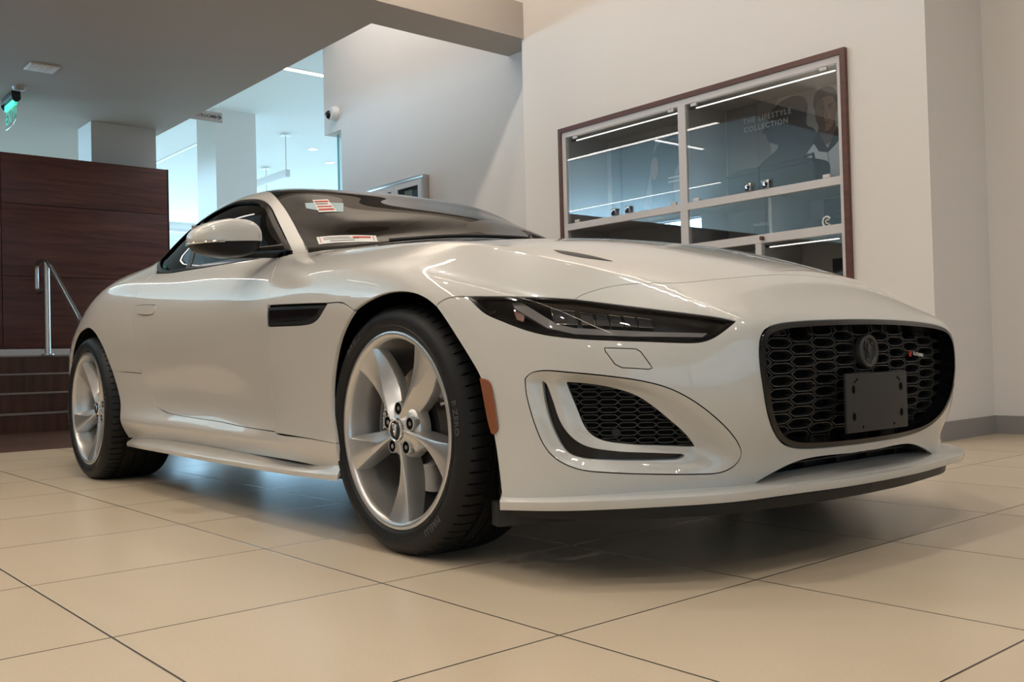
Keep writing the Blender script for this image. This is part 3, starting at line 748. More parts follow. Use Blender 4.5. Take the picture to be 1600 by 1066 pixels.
# ------------------------------------------------------------------ front intakes
DI = (.72, -.69, 0)
bez, msh, slt = A('bezel'), A('mesh'), A('slot')
def bez_depth(q, loops, P):
    d0 = seg_dist(q, loops[0]); d1 = seg_dist(q, loops[1]); d2 = seg_dist(q, loops[2])
    w = [1 / (d + 1e-5)**1.6 for d in (d0, d1, d2)]
    dep = (w[1] * .035 + w[2] * .02) / (w[0] + w[1] + w[2])
    return dep
def both_children(name, fn, parents, m, **kw):
    out = []
    for s, p in zip((1, -1), parents):
        V, F, N = fn()
        if s < 0: V, F, N = mirrored(V, F, N)
        out.append(mk(name, V, F, m, p, normals=N, **kw))
    return out
bz = panel('intake_surround', [[bez + bez[:1]], [msh[:8], msh[7:13] + msh[:1]], [slt + slt[:1]]], DI, PAINT, car, 'both', flat=True, angle=60, sp=.010, rim=.03, depth=bez_depth, gap=.0012)

def clip_poly(sub, clip):
    out = list(sub)
    n = len(clip)
    for i in range(n):
        a, b = clip[i], clip[(i + 1) % n]
        inp = out; out = []
        if not inp: return []
        def sd(p): return (b[0] - a[0]) * (p[1] - a[1]) - (b[1] - a[1]) * (p[0] - a[0])
        for k in range(len(inp)):
            p, q = inp[k - 1], inp[k]; sp_, sq = sd(p), sd(q)
            if sq >= 0:
                if sp_ < 0: t = sp_ / (sp_ - sq); out.append(p + (q - p) * t)
                out.append(q)
            elif sp_ >= 0: t = sp_ / (sp_ - sq); out.append(p + (q - p) * t)
    return out
def hull(P):
    P = sorted(map(tuple, P)); lo = []; up = []
    for p in P:
        while len(lo) > 1 and (lo[-1][0] - lo[-2][0]) * (p[1] - lo[-2][1]) - (lo[-1][1] - lo[-2][1]) * (p[0] - lo[-2][0]) <= 0: lo.pop()
        lo.append(p)
    for p in P[::-1]:
        while len(up) > 1 and (up[-1][0] - up[-2][0]) * (p[1] - up[-2][1]) - (up[-1][1] - up[-2][1]) * (p[0] - up[-2][0]) <= 0: up.pop()
        up.append(p)
    return np.array(lo[:-1] + up[:-1])
def honeycomb(loop3, d, px, pz, wid, hei, flat, shift, deep, bar, o=(0, 0), rot=0, lean=0.0):
    """elongated hexagonal cells, each a thin raised frame with walls running back"""
    dd, e1, e2 = basis(d)
    P = np.array(loop3); L = np.stack([P @ e1, P @ e2], 1); H = hull(L)
    c0 = H.mean(0) + np.array(o); V = []; F = []
    R = np.array([[cos(rot), -sin(rot)], [sin(rot), cos(rot)]])
    hexa = np.array([(-wid / 2, 0), (-flat / 2, -hei / 2), (flat / 2, -hei / 2), (wid / 2, 0), (flat / 2, hei / 2), (-flat / 2, hei / 2)])
    hx = []
    for k in range(6):                                        # soften the corners
        a, b, c = hexa[k - 1], hexa[k], hexa[(k + 1) % 6]
        hx += [b + (a - b) * .2, b * .9 + (a + c) * .05, b + (c - b) * .2]
    hexa = np.array(hx)
    cache = {}
    def pos(q, s):
        key = (round(q[0], 4), round(q[1], 4))
        if key not in cache:
            r = surf_hit(e1 * q[0] + e2 * q[1] + dd * 8, -dd)
            cache[key] = r[0] if r else nearest(e1 * q[0] + e2 * q[1] + dd * 3)[0]
        return cache[key] - dd * s
    nx, nz = int(1.2 / px), int(1.2 / pz)
    for i in range(-nx, nx + 1):
        for j in range(-nz, nz + 1):
            c = np.array([i * px, j * pz + (pz / 2 if i % 2 else 0) + lean * i * px])
            poly = [c0 + R @ (c + h) for h in hexa]
            poly = clip_poly(poly, H)
            if len(poly) < 3: continue
            poly = np.array(poly)
            keep = [k for k in range(len(poly)) if np.linalg.norm(poly[k] - poly[k - 1]) > 3e-4]
            poly = poly[keep]
            if len(poly) < 3 or abs(area(poly)) < 6e-5: continue
            if area(poly) < 0: poly = poly[::-1]
            zf = np.zeros(len(poly), bool)
            inn = inset(poly, zf, bar)
            if area(inn) < 2e-5: continue
            inn2 = inset(poly, zf, bar * 1.5)
            n = len(poly); b = len(V)
            V += [pos(q, shift + .004) for q in poly] + [pos(q, shift) for q in inset(poly, zf, bar * .35)] + [pos(q, shift) for q in inn] + [pos(q, shift + deep) for q in inn2]
            for k in range(n):
                k2 = (k + 1) % n
                for r in range(3): F.append((b + r * n + k, b + r * n + k2, b + (r + 1) * n + k2, b + (r + 1) * n + k))
    return np.array(V), np.array(F)
V, F = honeycomb(msh, DI, .0435, .0178, .0500, .0150, .031, .036, .012, .0022, lean=-.22)
for s, p in zip((1, -1), bz):
    vv, ff = (V, F) if s > 0 else (V * [1, -1, 1], F[:, ::-1])
    mk('intake_mesh', vv, ff, M['mesh_black'], p, angle=35)
for s, p in zip((1, -1), bz):
    for nm, lp, sft in (('mesh_backing', [msh[:8], msh[7:13] + msh[:1]], .044), ('slot_liner', [slt + slt[:1]], .034)):
        v, f_, n_, _ = panel_mesh([lp], DI, sp=.03, gap=-.006, shift=sft, rim=0)
        if s < 0: v, f_, n_ = mirrored(v, f_, n_)
        mk(nm, v, f_, M['void'] if nm == 'mesh_backing' else M['gloss_black'], p, normals=n_)
    # parking sensor in the mesh
    c = np.array([3.268, -.715, .345]); dv = Vector(DI).normalized()
    mb = MB(); p0 = Vector(nearest(c)[0]) - dv * .044
    mb.cyl(p0, p0 + dv * .009, .0105, 20); mb.cyl(p0 + dv * .009, p0 + dv * .011, .0075, 20)
    if s < 0: mb.V = [(x, -y, z) for x, y, z in mb.V]
    mb.make('parking_sensor', M['satin_black'], p)

# ------------------------------------------------------------------ grille
grl = empty('grille'); grl.parent = car
def gpts(k=1.0, g=0): return [np.array(p) for p in gr]
full = gr + [p * [1, -1, 1] for p in gr[-2:0:-1]]
def ring_front(name, g0, g1, m, shift, rim):
    dd, e1, e2 = basis((1, 0, 0))
    l, cen = loop2d([full + full[:1]], .012, e1, e2)
    if area(l) < 0: l = l[::-1]
    z = np.zeros(len(l), bool)
    def up(l2): return [(surf_hit(e1 * q[0] + e2 * q[1] + dd * 8, -dd) or nearest(e1 * q[0] + e2 * q[1] + dd * 3.5))[0] for q in l2]
    a = up(inset(l, z, g0)); b = up(inset(l, z, g1))
    V, F, N, _ = panel_mesh([[a[::2] + a[:1]], [b[::2] + b[:1]]], (1, 0, 0), sp=.012, gap=0, shift=shift, rim=rim)
    return mk(name, V, F, m, grl, normals=N), b
_, inner = ring_front('grille_surround', .0008, .0135, M['gloss_black'], -.004, .055)
V, F = honeycomb(inner, (1, 0, 0), .0865, .0305, .1060, .0285, .060, .036, .022, .0032, o=(0, .010))
mk('grille_mesh', V, F, M['mesh_black'], grl, angle=35)
v, f_, n_, _ = panel_mesh([[full + full[:1]]], (1, 0, 0), sp=.04, gap=.001, shift=.062, rim=0)
mk('grille_backing', v, f_, M['void'], grl, normals=n_)
# round badge with a snarling big-cat head in relief
bd = empty('badge', (3.478, 0, .515)); bd.parent = grl
mb = MB(); ring = [(.044, 0), (.044, .014), (.0425, .0175), (.039, .019), (.0355, .0175), (.033, .011), (.0, .010)]
V, F = lathe(ring, 56, 'y'); V = [(y, x, z) for x, y, z in V]
mk('badge_ring', V, F, M['badge'], bd, angle=50)
def relief(parts, s, mtx, h=.003):
    mb = MB()
    for poly, hh in parts: mb.prism([(x * s, y * s) for x, y in poly], h * hh, 0, mtx)
    return mb
CAT = [([(-.62, .62), (-.30, .80), (.0, .72), (.30, .80), (.62, .62), (.50, .40), (.40, .10), (.30, -.25), (.22, -.62), (0, -.80), (-.22, -.62), (-.30, -.25), (-.40, .10), (-.50, .40)], 1.0),
       ([(-.52, .36), (-.12, .22), (-.10, .10), (-.38, .20)], 1.9), ([(.52, .36), (.12, .22), (.10, .10), (.38, .20)], 1.9),
       ([(-.10, .66), (.10, .66), (.16, -.05), (.0, -.16), (-.16, -.05)], 2.3),
       ([(-.24, -.14), (-.06, -.24), (-.08, -.56), (-.18, -.50)], 2.0), ([(.24, -.14), (.06, -.24), (.08, -.56), (.18, -.50)], 2.0),
       ([(-.6, .60), (-.42, .50), (-.30, .70), (-.46, .78)], 2.2), ([(.6, .60), (.42, .50), (.30, .70), (.46, .78)], 2.2)]
relief(CAT, .033, frame3((.009, 0, 0), (0, 1, 0), (0, 0, 1))).make('badge_emblem', M['mesh_black'], bd, angle=20)
# small chrome word on the mesh
wb = text_obj('grille_wordmark', 'R-DYNAMIC', .0135, frame3((3.476, .285, .502), (-.12, 1, -.1), (0, .06, 1)), M['chrome'], grl, extrude=.0015, bold=.0003)
mb = MB(); mb.prism([(-.010, -.008), (.0, -.008), (.003, .008), (-.006, .008)], .003, 0, frame3((3.478, .238, .505), (-.1, 1, -.1), (0, .06, 1))); mb.make('wordmark_flash', M['red'], grl)
# front number plate bracket
mb = MB(); mb.box((-.004, -.1485, -.0745), (.004, .1485, .0745), .003)
pl = mb.make('plate_bracket', M['plate'], car); pl.location = (3.512, -.003, .386)
for nm, pts, r, sx in (('slot_hole', [(-.115, .034), (.115, .034), (-.115, -.034), (.115, -.034)], .0085, .7), ('screw_hole', [(-.098, .058), (-.108, .053), (.098, .058), (.108, .053), (-.075, -.062), (.075, -.062)], .0028, 1)):
    for (y, z) in pts:
        mb = MB(); V, F = lathe([(r, 0), (r * 1.25, .0006), (r * .9, .0012), (r * .85, .0003), (0, .0003)], 20, 'y')
        mb.add([(yy, x * sx, zz) for x, yy, zz in V], F)
        h = mb.make(nm, M['void'], pl); h.location = (.004, y, z)
mb = MB(); mb.box((-.03, -.02, -.03), (-.004, .02, .03)); q = mb.make('bracket_mount', M['black'], pl)

# ------------------------------------------------------------------ headlights
DH = (.6, -.65, .45)
hloop = [hl[:14], hl[13:19] + hl[18:19], [hl[18], hl[19], hl[20], hl[0]]]
def bowl(q, loops, P): return .050 * np.clip(seg_dist(q, loops[0]) / .035, 0, 1)**.8
dd, e1, e2 = basis(DH)
for s in (1, -1):
    root = empty('headlight'); root.parent = car
    def put(name, args, m, kw, flat=False, angle=None):
        V, F, N, _ = panel_mesh(*args, **kw)
        if s < 0: V, F, N = mirrored(V, F, N)
        return mk(name, V, F, m, root, normals=None if flat else N, angle=angle)
    put('housing', ([hloop], DH), M['lamp_dark'], dict(sp=.014, gap=.0015, shift=.006, rim=.03, depth=bowl), True, 50)
    l, cen = loop2d(hloop, .012, e1, e2)
    if area(l) < 0: l = l[::-1]; cen = cen[::-1]
    ins = inset(l, cen, .0085)
    hole = [surf_hit(e1 * q[0] + e2 * q[1] + dd * 8, -dd)[0] for q in ins]
    put('lamp_border', ([hloop, [hole[::2] + hole[:1]]], DH), M['gloss_black'], dict(sp=.012, gap=.0012, shift=.0008, rim=.012))
    put('lens', ([hloop], DH), M['lens'], dict(sp=.016, gap=.0012, shift=-.0005, rim=0))
    g = A('guide')
    def solid(name, loop, thick, m):
        P = np.array(loop); n = len(P); V = np.vstack([P, P - dd * thick]); q2 = np.stack([P @ e1, P @ e2], 1)
        tri = delaunay_2d_cdt([Vector(x) for x in q2], [(i, (i + 1) % n) for i in range(n)], [], 1, 1e-6)[2]
        F = [tuple(f) for f in tri] + [tuple(n + i for i in f[::-1]) for f in tri] + [(i, n + i, n + (i + 1) % n, (i + 1) % n) for i in range(n)]
        if s < 0: V = V * [1, -1, 1]
        return mk(name, V, F, m, root, angle=30)
    solid('light_guide', g, .012, M['lamp_grey'])
    solid('marker_lamp', A('marker'), .006, M['amber'])
    for k in range(6):
        q = A('lamp%d' % k)
        solid('projector_lens', q, .02, M['lens_in'])
        c = sum(q) / 4
        fr = [c + (p - c) * 1.06 for p in q]
        mb = MB(); mb.tube(fr, .0011, 6, closed=True)
        if s < 0: mb.V = [(x, -y, z) for x, y, z in mb.V]
        mb.make('projector_frame', M['chrome'], root)

# ------------------------------------------------------------------ splitter, lower lip, side skirts
def sweep(name, inner, outer, thick, m, parent, bot=None, side='merge', step=.03):
    a = spline(inner, step); n = len(a)
    bq = np.array(outer, float)
    b = spline(bq, step)
    t = np.linspace(0, 1, n); sb = np.r_[0, np.cumsum(np.linalg.norm(np.diff(b, axis=0), axis=1))]; sb /= sb[-1]
    sa = np.r_[0, np.cumsum(np.linalg.norm(np.diff(a, axis=0), axis=1))]; sa /= sa[-1]
    b = np.stack([np.interp(sa, sb, b[:, k]) for k in range(3)], 1)
    rows = []
    for p, q in zip(a, b):
        p = Vector(p); q = Vector(q); m_ = (q - p)
        rows.append([p - Vector((0, 0, thick * 1.6)), q - m_ * .25 - Vector((0, 0, thick)), q - m_.normalized() * .003 - Vector((0, 0, thick)), q - Vector((0, 0, thick * .55)), q, q - m_.normalized() * .006 + Vector((0, 0, .0025)), p + m_ * .5, p])
    k = len(rows[0]); V = [tuple(v) for r in rows for v in r]
    F = [(i * k + j, i * k + (j + 1) % k, (i + 1) * k + (j + 1) % k, (i + 1) * k + j) for i in range(n - 1) for j in range(k)]
    F += [tuple(range(k))[::-1], tuple((n - 1) * k + j for j in range(k))]
    Vm = [(x, -y, z) for x, y, z in V]; nV = len(V); Fm = [tuple(i + nV for i in f[::-1]) for f in F]
    if side == 'merge': return mk(name, V + Vm, F + Fm, m, parent, angle=35)
    return mk(name, V, F, m, parent, angle=35), mk(name, Vm, F, m, parent, angle=35)
sp_in = [(3.045, -.878, .200), (3.17, -.812, .206), (3.275, -.715, .209), (3.36, -.585, .211), (3.385, -.47, .213), (3.40, -.35, .219), (3.41, -.2, .223), (3.415, 0, .224)]
sp_out = [(3.085, -.915, .188), (3.24, -.862, .196), (3.37, -.728, .201), (3.468, -.555, .203), (3.498, -.37, .203), (3.524, -.18, .203), (3.530, 0, .203)]
sweep('front_splitter', sp_in, sp_out, .020, PAINT, car)
va_in = [(2.95, -.78, .180), (3.08, -.70, .180), (3.2, -.57, .180), (3.28, -.40, .180), (3.30, -.2, .180), (3.30, 0, .180)]
va_out = [(3.06, -.865, .172), (3.215, -.800, .172), (3.335, -.675, .172), (3.425, -.525, .173), (3.458, -.35, .173), (3.482, -.17, .173), (3.488, 0, .173)]
sweep('lower_valance', va_in, va_out, .026, M['satin_black'], car)
for sg in (-1, 1):
    mb = MB(); mb.box((-.022, -.14, .112), (.022, .14, .172), .004); q = mb.make('air_deflector', M['plate'], car); q.location = (3.03, sg * .72, 0); q.rotation_euler = (0, 0, sg * .35)
panel('bonnet_vent', [[A('hoodvent')[:5], A('hoodvent')[4:] + A('hoodvent')[:1]]], (.05, -.3, .95), M['satin_black'], bonnet, 'both', sp=.012, gap=0, shift=-.0012, rim=.001)
mb = MB()
for k in range(5):
    y = -.30 + .15 * k; mb.box((3.35, y - .003, .20), (3.39, y + .003, .262))
mb.box((3.355, -.37, .20), (3.36, .37, .275)); mb.box((3.36, -.37, .236), (3.40, .37, .240))
mb.make('lower_intake_grid', M['satin_black'], car)
sk_in = [side(x, z) + np.array([0, .012, 0]) for x, z in ((.41, .212), (.6, .222), (.9, .224), (1.3, .220), (1.7, .212), (2.05, .203), (2.335, .196))]
sk_out = [(.395, -.903, .187), (.6, -.922, .190), (.9, -.931, .190), (1.3, -.935, .188), (1.7, -.935, .187), (2.05, -.932, .188), (2.345, -.926, .190)]
sweep('side_skirt', sk_in, sk_out, .016, PAINT, car, side='both')

# ------------------------------------------------------------------ hidden structure: gap-darkening shell, wheel wells, floor
ctr_ = BP[BF].mean(1); x_, y_, z_ = ctr_.T
kp = ~((z_ > .90) & (x_ < 2.0)) & ~((np.hypot(x_ - 2.68, z_ - .34) < .43) & (abs(y_) > .4)) & ~((np.hypot(x_, z_ - .34) < .43) & (abs(y_) > .4)) & ~((x_ > 2.88) & (z_ < .70)) & ~((x_ > 3.12))
VV = BP - BN * .026
used = np.unique(BF[kp]); mp = -np.ones(len(VV), int); mp[used] = np.arange(len(used))
mk('gap_shade_shell', VV[used], mp[BF[kp]], M['black'], car)  # black sheet added behind the panels so their gaps look dark
mb = MB()
def slab(x0, x1, w, z0=.165, z1=.18): mb.box((x0, -w, z0), (x1, w, z1))
slab(-.75, -.42, .72); slab(-.42, .42, .52); slab(.42, 2.22, .84); slab(2.22, 3.10, .50); slab(3.06, 3.36, .52)
mb.make('underbody', M['black'], car)
for xc, sgn in ((2.68, 1), (2.68, -1), (0., 1), (0., -1)):
    mb = MB()
    V, F = lathe([(.405, -.845), (.41, -.70), (.41, -.50), (.0, -.50)], 40, 'y', -.35, pi + .35)
    mb.add([(x + xc, sgn * y, z + .34) for x, y, z in V], F)
    mb.make('wheel_well', M['void'], car)
mb = MB()
mb.box((3.17, -.44, .19), (3.19, .44, .64)); mb.make('radiator', M['void'], car)
for sg in (-1, 1):
    mb = MB(); mb.box((3.0, sg * .70 - .15, .19), (3.02, sg * .70 + .15, .62)); mb.make('crash_structure', M['void'], car)

# ------------------------------------------------------------------ cabin
mb = MB(); mb.box((-.2, -.74, .22), (2.0, .74, .26)); mb.box((-.25, -.70, .26), (-.2, .70, .93)); mb.make('cabin_floor', M['black'], car)
dash = [(2.02, .62), (1.99, .86), (1.90, .915), (1.72, .918), (1.60, .895), (1.55, .84), (1.57, .70), (1.66, .60)]
mb = MB(); V = []; F = []
for i, y in enumerate(np.linspace(-.70, .70, 29)):
    hump = .03 * math.exp(-((y + -.36) / .18)**2); k = 1 - .25 * abs(y / .70)**3
    V += [(x * 1.0 - .16 * (y / .7)**2, y, z + (hump if z > .88 else 0) - .012 * (y / .7)**2) for x, z in dash]
n = len(dash)
F = [(i * n + j, i * n + (j + 1) % n, (i + 1) * n + (j + 1) % n, (i + 1) * n + j) for i in range(28) for j in range(n)] + [tuple(range(n)), tuple(28 * n + j for j in range(n))[::-1]]
mk('dashboard', V, F, M['seat'], car, angle=50)
st = empty('steering_wheel', (1.44, .36, .80)); st.parent = car; st.rotation_euler = (0, radians(-66), 0)
mb = MB(); mb.tube([(.18 * cos(a), .18 * sin(a), 0) for a in np.linspace(0, 2 * pi, 48)[:-1]], .015, 10, closed=True); mb.make('rim', M['seat'], st)
mb = MB(); mb.cyl((0, 0, -.035), (0, 0, .02), .07, 24)
for a in (0, pi, -pi / 2): mb.tube([(.05 * cos(a), .05 * sin(a), -.01), (.175 * cos(a), .175 * sin(a), 0)], .016, 8)
mb.make('hub', M['seat'], st)
def seat_part(sec, yc, half, m, name, parent, lean):
    V = []; F = []; k = 13; n = len(sec)
    for i in range(k):
        u = -1 + 2 * i / (k - 1); b = .045 * abs(u)**2.5; e = 1 - .12 * abs(u)**4
        for (x, z, out) in sec: V.append((x + (b if out else 0) * (1 if lean else 0), yc + u * half, z + (b if out and not lean else 0)))
    F = [(i * n + j, i * n + (j + 1) % n, (i + 1) * n + (j + 1) % n, (i + 1) * n + j) for i in range(k - 1) for j in range(n)] + [tuple(range(n)), tuple((k - 1) * n + j for j in range(n))[::-1]]
    return mk(name, V, F, m, parent, angle=60)
for y in (-.36, .36):
    r = empty('bucket_seat'); r.parent = car
    seat_part([(.72, .36, 0), (.76, .47, 1), (1.0, .49, 1), (1.22, .50, 1), (1.27, .45, 1), (1.22, .34, 0)], y, .25, M['seat'], 'cushion', r, False)
    seat_part([(.60, .42, 0), (.46, .78, 0), (.36, 1.06, 0), (.40, 1.09, 0), (.50, 1.02, 1), (.60, .80, 1), (.72, .48, 1)], y, .235, M['seat'], 'backrest', r, True)
    mb = MB(); mb.box((.34, y - .12, 1.03), (.44, y + .12, 1.15), .035); mb.make('headrest', M['seat'], r)

# paper stickers on the windscreen, following its curve
DS = (.5, -.15, .85)
def lerp4(q, u, v): return q[0] * (1 - u) * (1 - v) + q[1] * u * (1 - v) + q[2] * u * v + q[3] * (1 - u) * v
def sheet(name, q, m, lift, parent, rects=((0, 0, 1, 1),)):
    VV = []; FF = []; NN = []; n = 0
    for (u0, v0, u1, v1) in rects:
        c = [lerp4(q, u, v) for u, v in ((u0, v0), (u1, v0), (u1, v1), (u0, v1))] if rects[0] != (0, 0, 1, 1) else list(q)
        k = len(c)
        V, F, N, _ = panel_mesh([[[c[a], c[(a + 1) % k]] for a in range(k)]], DS, sp=.02, gap=0, shift=-lift, rim=.0004, bstep=.015)
        VV.append(V); FF.append(F + n); NN.append(N); n += len(V)
    return mk(name, np.vstack(VV), np.vstack(FF), m, parent, normals=np.vstack(NN))
sheet('blue_film', A('stickA'), M['pale_blue'], .0012, screen)
B = A('stickB'); sb = sheet('price_sticker', B, M['paper'], .0022, screen)
C_ = A('stickC'); sc_ = sheet('window_label', C_, M['paper'], .0014, screen)
for v0, v1 in ((.10, .22), (.52, .62), (.74, .88)): sheet('red_print', B, M['red'], .0030, sb, [(.06, v0, .94, v1)])
sheet('dark_print', B, M['ink'], .0030, sb, [(.05, .32, .8, .38)])
for rc in ((.60, .18, .90, .42), (.04, .12, .052, .85), (.94, .12, .952, .85)): sheet('red_print', C_, M['red'], .0022, sc_, [rc])
for rc in ((.10, .22, .55, .28), (.10, .42, .70, .48), (.2, .68, .62, .76)): sheet('dark_print', C_, M['ink'], .0022, sc_, [rc])
# wipers
for y0, y1 in ((-.50, .02), (.08, .50)):
    P = []
    for k in range(9):
        u = k / 8; y = y0 + (y1 - y0) * u; xx = np.interp(abs(y), [0, .2, .42, .62, .72], [2.15, 2.13, 2.06, 1.93, 1.81]) - .028 - .012 * u
        h = surf_hit((xx, y, 3), (0, 0, -1)); P.append(h[0] + h[1] * .014)
    mb = MB(); mb.tube(P, .007, 8); mb.make('wiper', M['satin_black'], car)

# ------------------------------------------------------------------ door mirrors
def mirror(sgn):
    r = empty('door_mirror'); r.parent = car
    def shell(zlo, zhi, m, name, grow=1.0):
        V = []; F = []; nu, nv = 40, 18
        for i in range(nv + 1):
            ph = -pi / 2 + pi * i / nv
            for j in range(nu):
                th = 2 * pi * j / nu
                sx = math.copysign(abs(cos(th))**.72, cos(th)); sy = math.copysign(abs(sin(th))**.60, sin(th))
                cp = abs(cos(ph))**.56; sz = math.copysign(abs(sin(ph))**.86, sin(ph))
                x = .075 * sx * cp; y = .129 * sy * cp; z = .070 * sz
                if x < -.035: x = -.035 + (x + .035) * .25          # flat rear face
                z += .010 * (y / .129) * -1 * 0
                taper = 1 - .30 * (y / -.129 if y < 0 else 0)        # slimmer outer end
                z = z * taper if z > 0 else z * (taper * .95)
                z = min(max(z, zlo), zhi)
                V.append((x * grow, y * grow, z))
        for i in range(nv):
            for j in range(nu): F.append((i * nu + j, i * nu + (j + 1) % nu, (i + 1) * nu + (j + 1) % nu, (i + 1) * nu + j))
        V = [(1.615 + x, sgn * (.944 - y), .963 + z + .010 * (y / .129)) for x, y, z in V]
        return mk(name, V, F, m, r, angle=48)
    shell(-.014, 1, PAINT, 'mirror_cap'); shell(-1, -.016, M['base_black'], 'mirror_base', .985)
    mb = MB(); P = [(1.615 + .076 * abs(cos(a))**.75 * (1 if cos(a) > 0 else -1), sgn * (.944 + .1295 * math.copysign(abs(sin(a))**.75, sin(a))), (.949) - .010 * math.copysign(abs(sin(a))**.75, sin(a))) for a in np.linspace(.15, pi * .62, 20)]
    mb.tube(P, .0042, 8); mb.make('indicator_strip', M['chrome'], r)
    mb = MB()
    P = [(1.60, sgn * .93, .915), (1.615, sgn * .86, .918), (1.625, sgn * .80, .924), (1.63, sgn * .735, .930)]
    mb.tube(P, [.020, .020, .022, .026], 14); mb.make('mirror_arm', M['gloss_black'], r)
    mb = MB(); mb.box((1.569, sgn * .944 - .10, .918), (1.573, sgn * .944 + .10, 1.010), .001); mb.make('mirror_glass', M['chrome'], r)
mirror(-1); mirror(1)

# ------------------------------------------------------------------ wheels (axis along y, outer face towards -y)
RT = .343
def tyre_mesh(width):
    w = width
    prof = [(.258, .030, 0), (.259, .010, 0), (.264, .002, 0), (.270, -.003, 0), (.275, -.009, 0), (.281, -.0105, 0), (.284, -.0085, 0), (.292, -.0115, 0), (.302, -.0125, 0), (.313, -.010, 0), (.322, -.004, 0),
            (.3285, .004, 0), (.333, .011, .2), (.3365, .018, 1), (.3390, .026, 1), (.3408, .037, 1), (.3420, .050, 1), (.3426, .062, .8), (.3428, .0655, 0)]
    def groove(y): return [(.3362, y + .0015, 0), (.3362, y + .0085, 0), (.3429, y + .0100, 0)]
    g1 = .066; gap = (w - 2 * (g1 + .010) ) ; n_in = 2
    tail = groove(g1); y = g1 + .010
    rib = (w - 2 * (g1 + .01) - 2 * .010) / 3
    for _ in range(2):
        tail += [(.3430, y + rib * .5, .25), (.3429, y + rib - .0005, 0)]; y += rib; tail += groove(y); y += .010
    tail += [(.3430, y + rib * .5, .25), (.3428, y + rib - .0005, 0)]
    half = prof[:]
    full = half + tail
    y1 = w - .0105
    back = [(r, (w - .012) - yy + 0.0, k) for r, yy, k in half[::-1]]
    # far groove
    yb = back[0][1]
    full += [(.3362, y + rib + .0015, 0), (.3362, yb - .0015, 0)] + back
    P = 68; offs = [0, .34, .37, .50, .53]; sub = [0, 0, 1, 1, 0]
    V = []; F = []; m = len(full)
    for a in range(P):
        for o, s in zip(offs, sub):
            for (r, yy, k) in full:
                sweepk = (yy / w - .5) * (1 if yy < w / 2 else -1)
                ang = 2 * pi * (a + o + sweepk * 1.1) / P
                rr = r - s * k * .0065
                z = max(rr * sin(ang), -.3352)
                V.append((rr * cos(ang), yy, z))
    n = P * len(offs)
    for i in range(n):
        for j in range(m - 1):
            a, b = i * m + j, ((i + 1) % n) * m + j
            F.append((a, a + 1, b + 1, b))
    return V, F

def rim_mesh(width, hubin):
    prof = [(.262, .012), (.2665, .005), (.268, -.001), (.2665, -.0045), (.262, -.0060), (.256, -.0055), (.250, -.002), (.2465, .004), (.2445, .012), (.2435, .03), (.238, .05), (.2335, .075), (.231, .12), (.231, width - .02), (.262, width), (.266, width)]
    return lathe(prof, 96, 'y')

def spoke_mesh(hubin):
    # stations along the radius: (radius, ridge A, ridge B, low B, face y, low-face y)
    S = [(.2475, .053, -.047, -.0485, .0005, .006), (.238, .050, -.043, -.047, .003, .014), (.222, .045, -.036, -.0445, .0060, .024), (.200, .038, -.027, -.041, .009, .032), (.172, .031, -.016, -.036, .0115, .040),
         (.144, .0255, -.006, -.0315, .012, .044), (.116, .021, .001, -.0275, .0110, .045), (.090, .0175, .0045, -.0235, .009, .041), (.066, .0155, .006, -.020, .006, .034), (.044, .0135, .006, -.016, .004, .022), (.030, .010, .005, -.010, .004, .012)]
    V = []; F = []
    for r, a, b, lb, y, ly in S:
        k = 1 - (r - .03) / .2175
        y += hubin * k**1.2; ly += hubin * k**1.2 * .8
        back = max(y, ly) + .030
        mid = (a + b) / 2
        V += [(r, back, a + .004), (r, y + .012, a + .0035), (r, y + .0015, a + .0008), (r, y, a - .002), (r, y - .0012, mid), (r, y, b + .002), (r, y + .0018, b), (r, (y + ly) / 2 + .002, b + (lb - b) * .42), (r, ly, lb), (r, ly + .004, lb - .002), (r, back, lb - .002)]
    m = 11
    for i in range(len(S) - 1):
        for j in range(m - 1):
            a = i * m + j; F.append((a, a + 1, a + m + 1, a + m))
    F.append(tuple(range(m))); F.append(tuple((len(S) - 1) * m + j for j in range(m))[::-1])
    return V, F

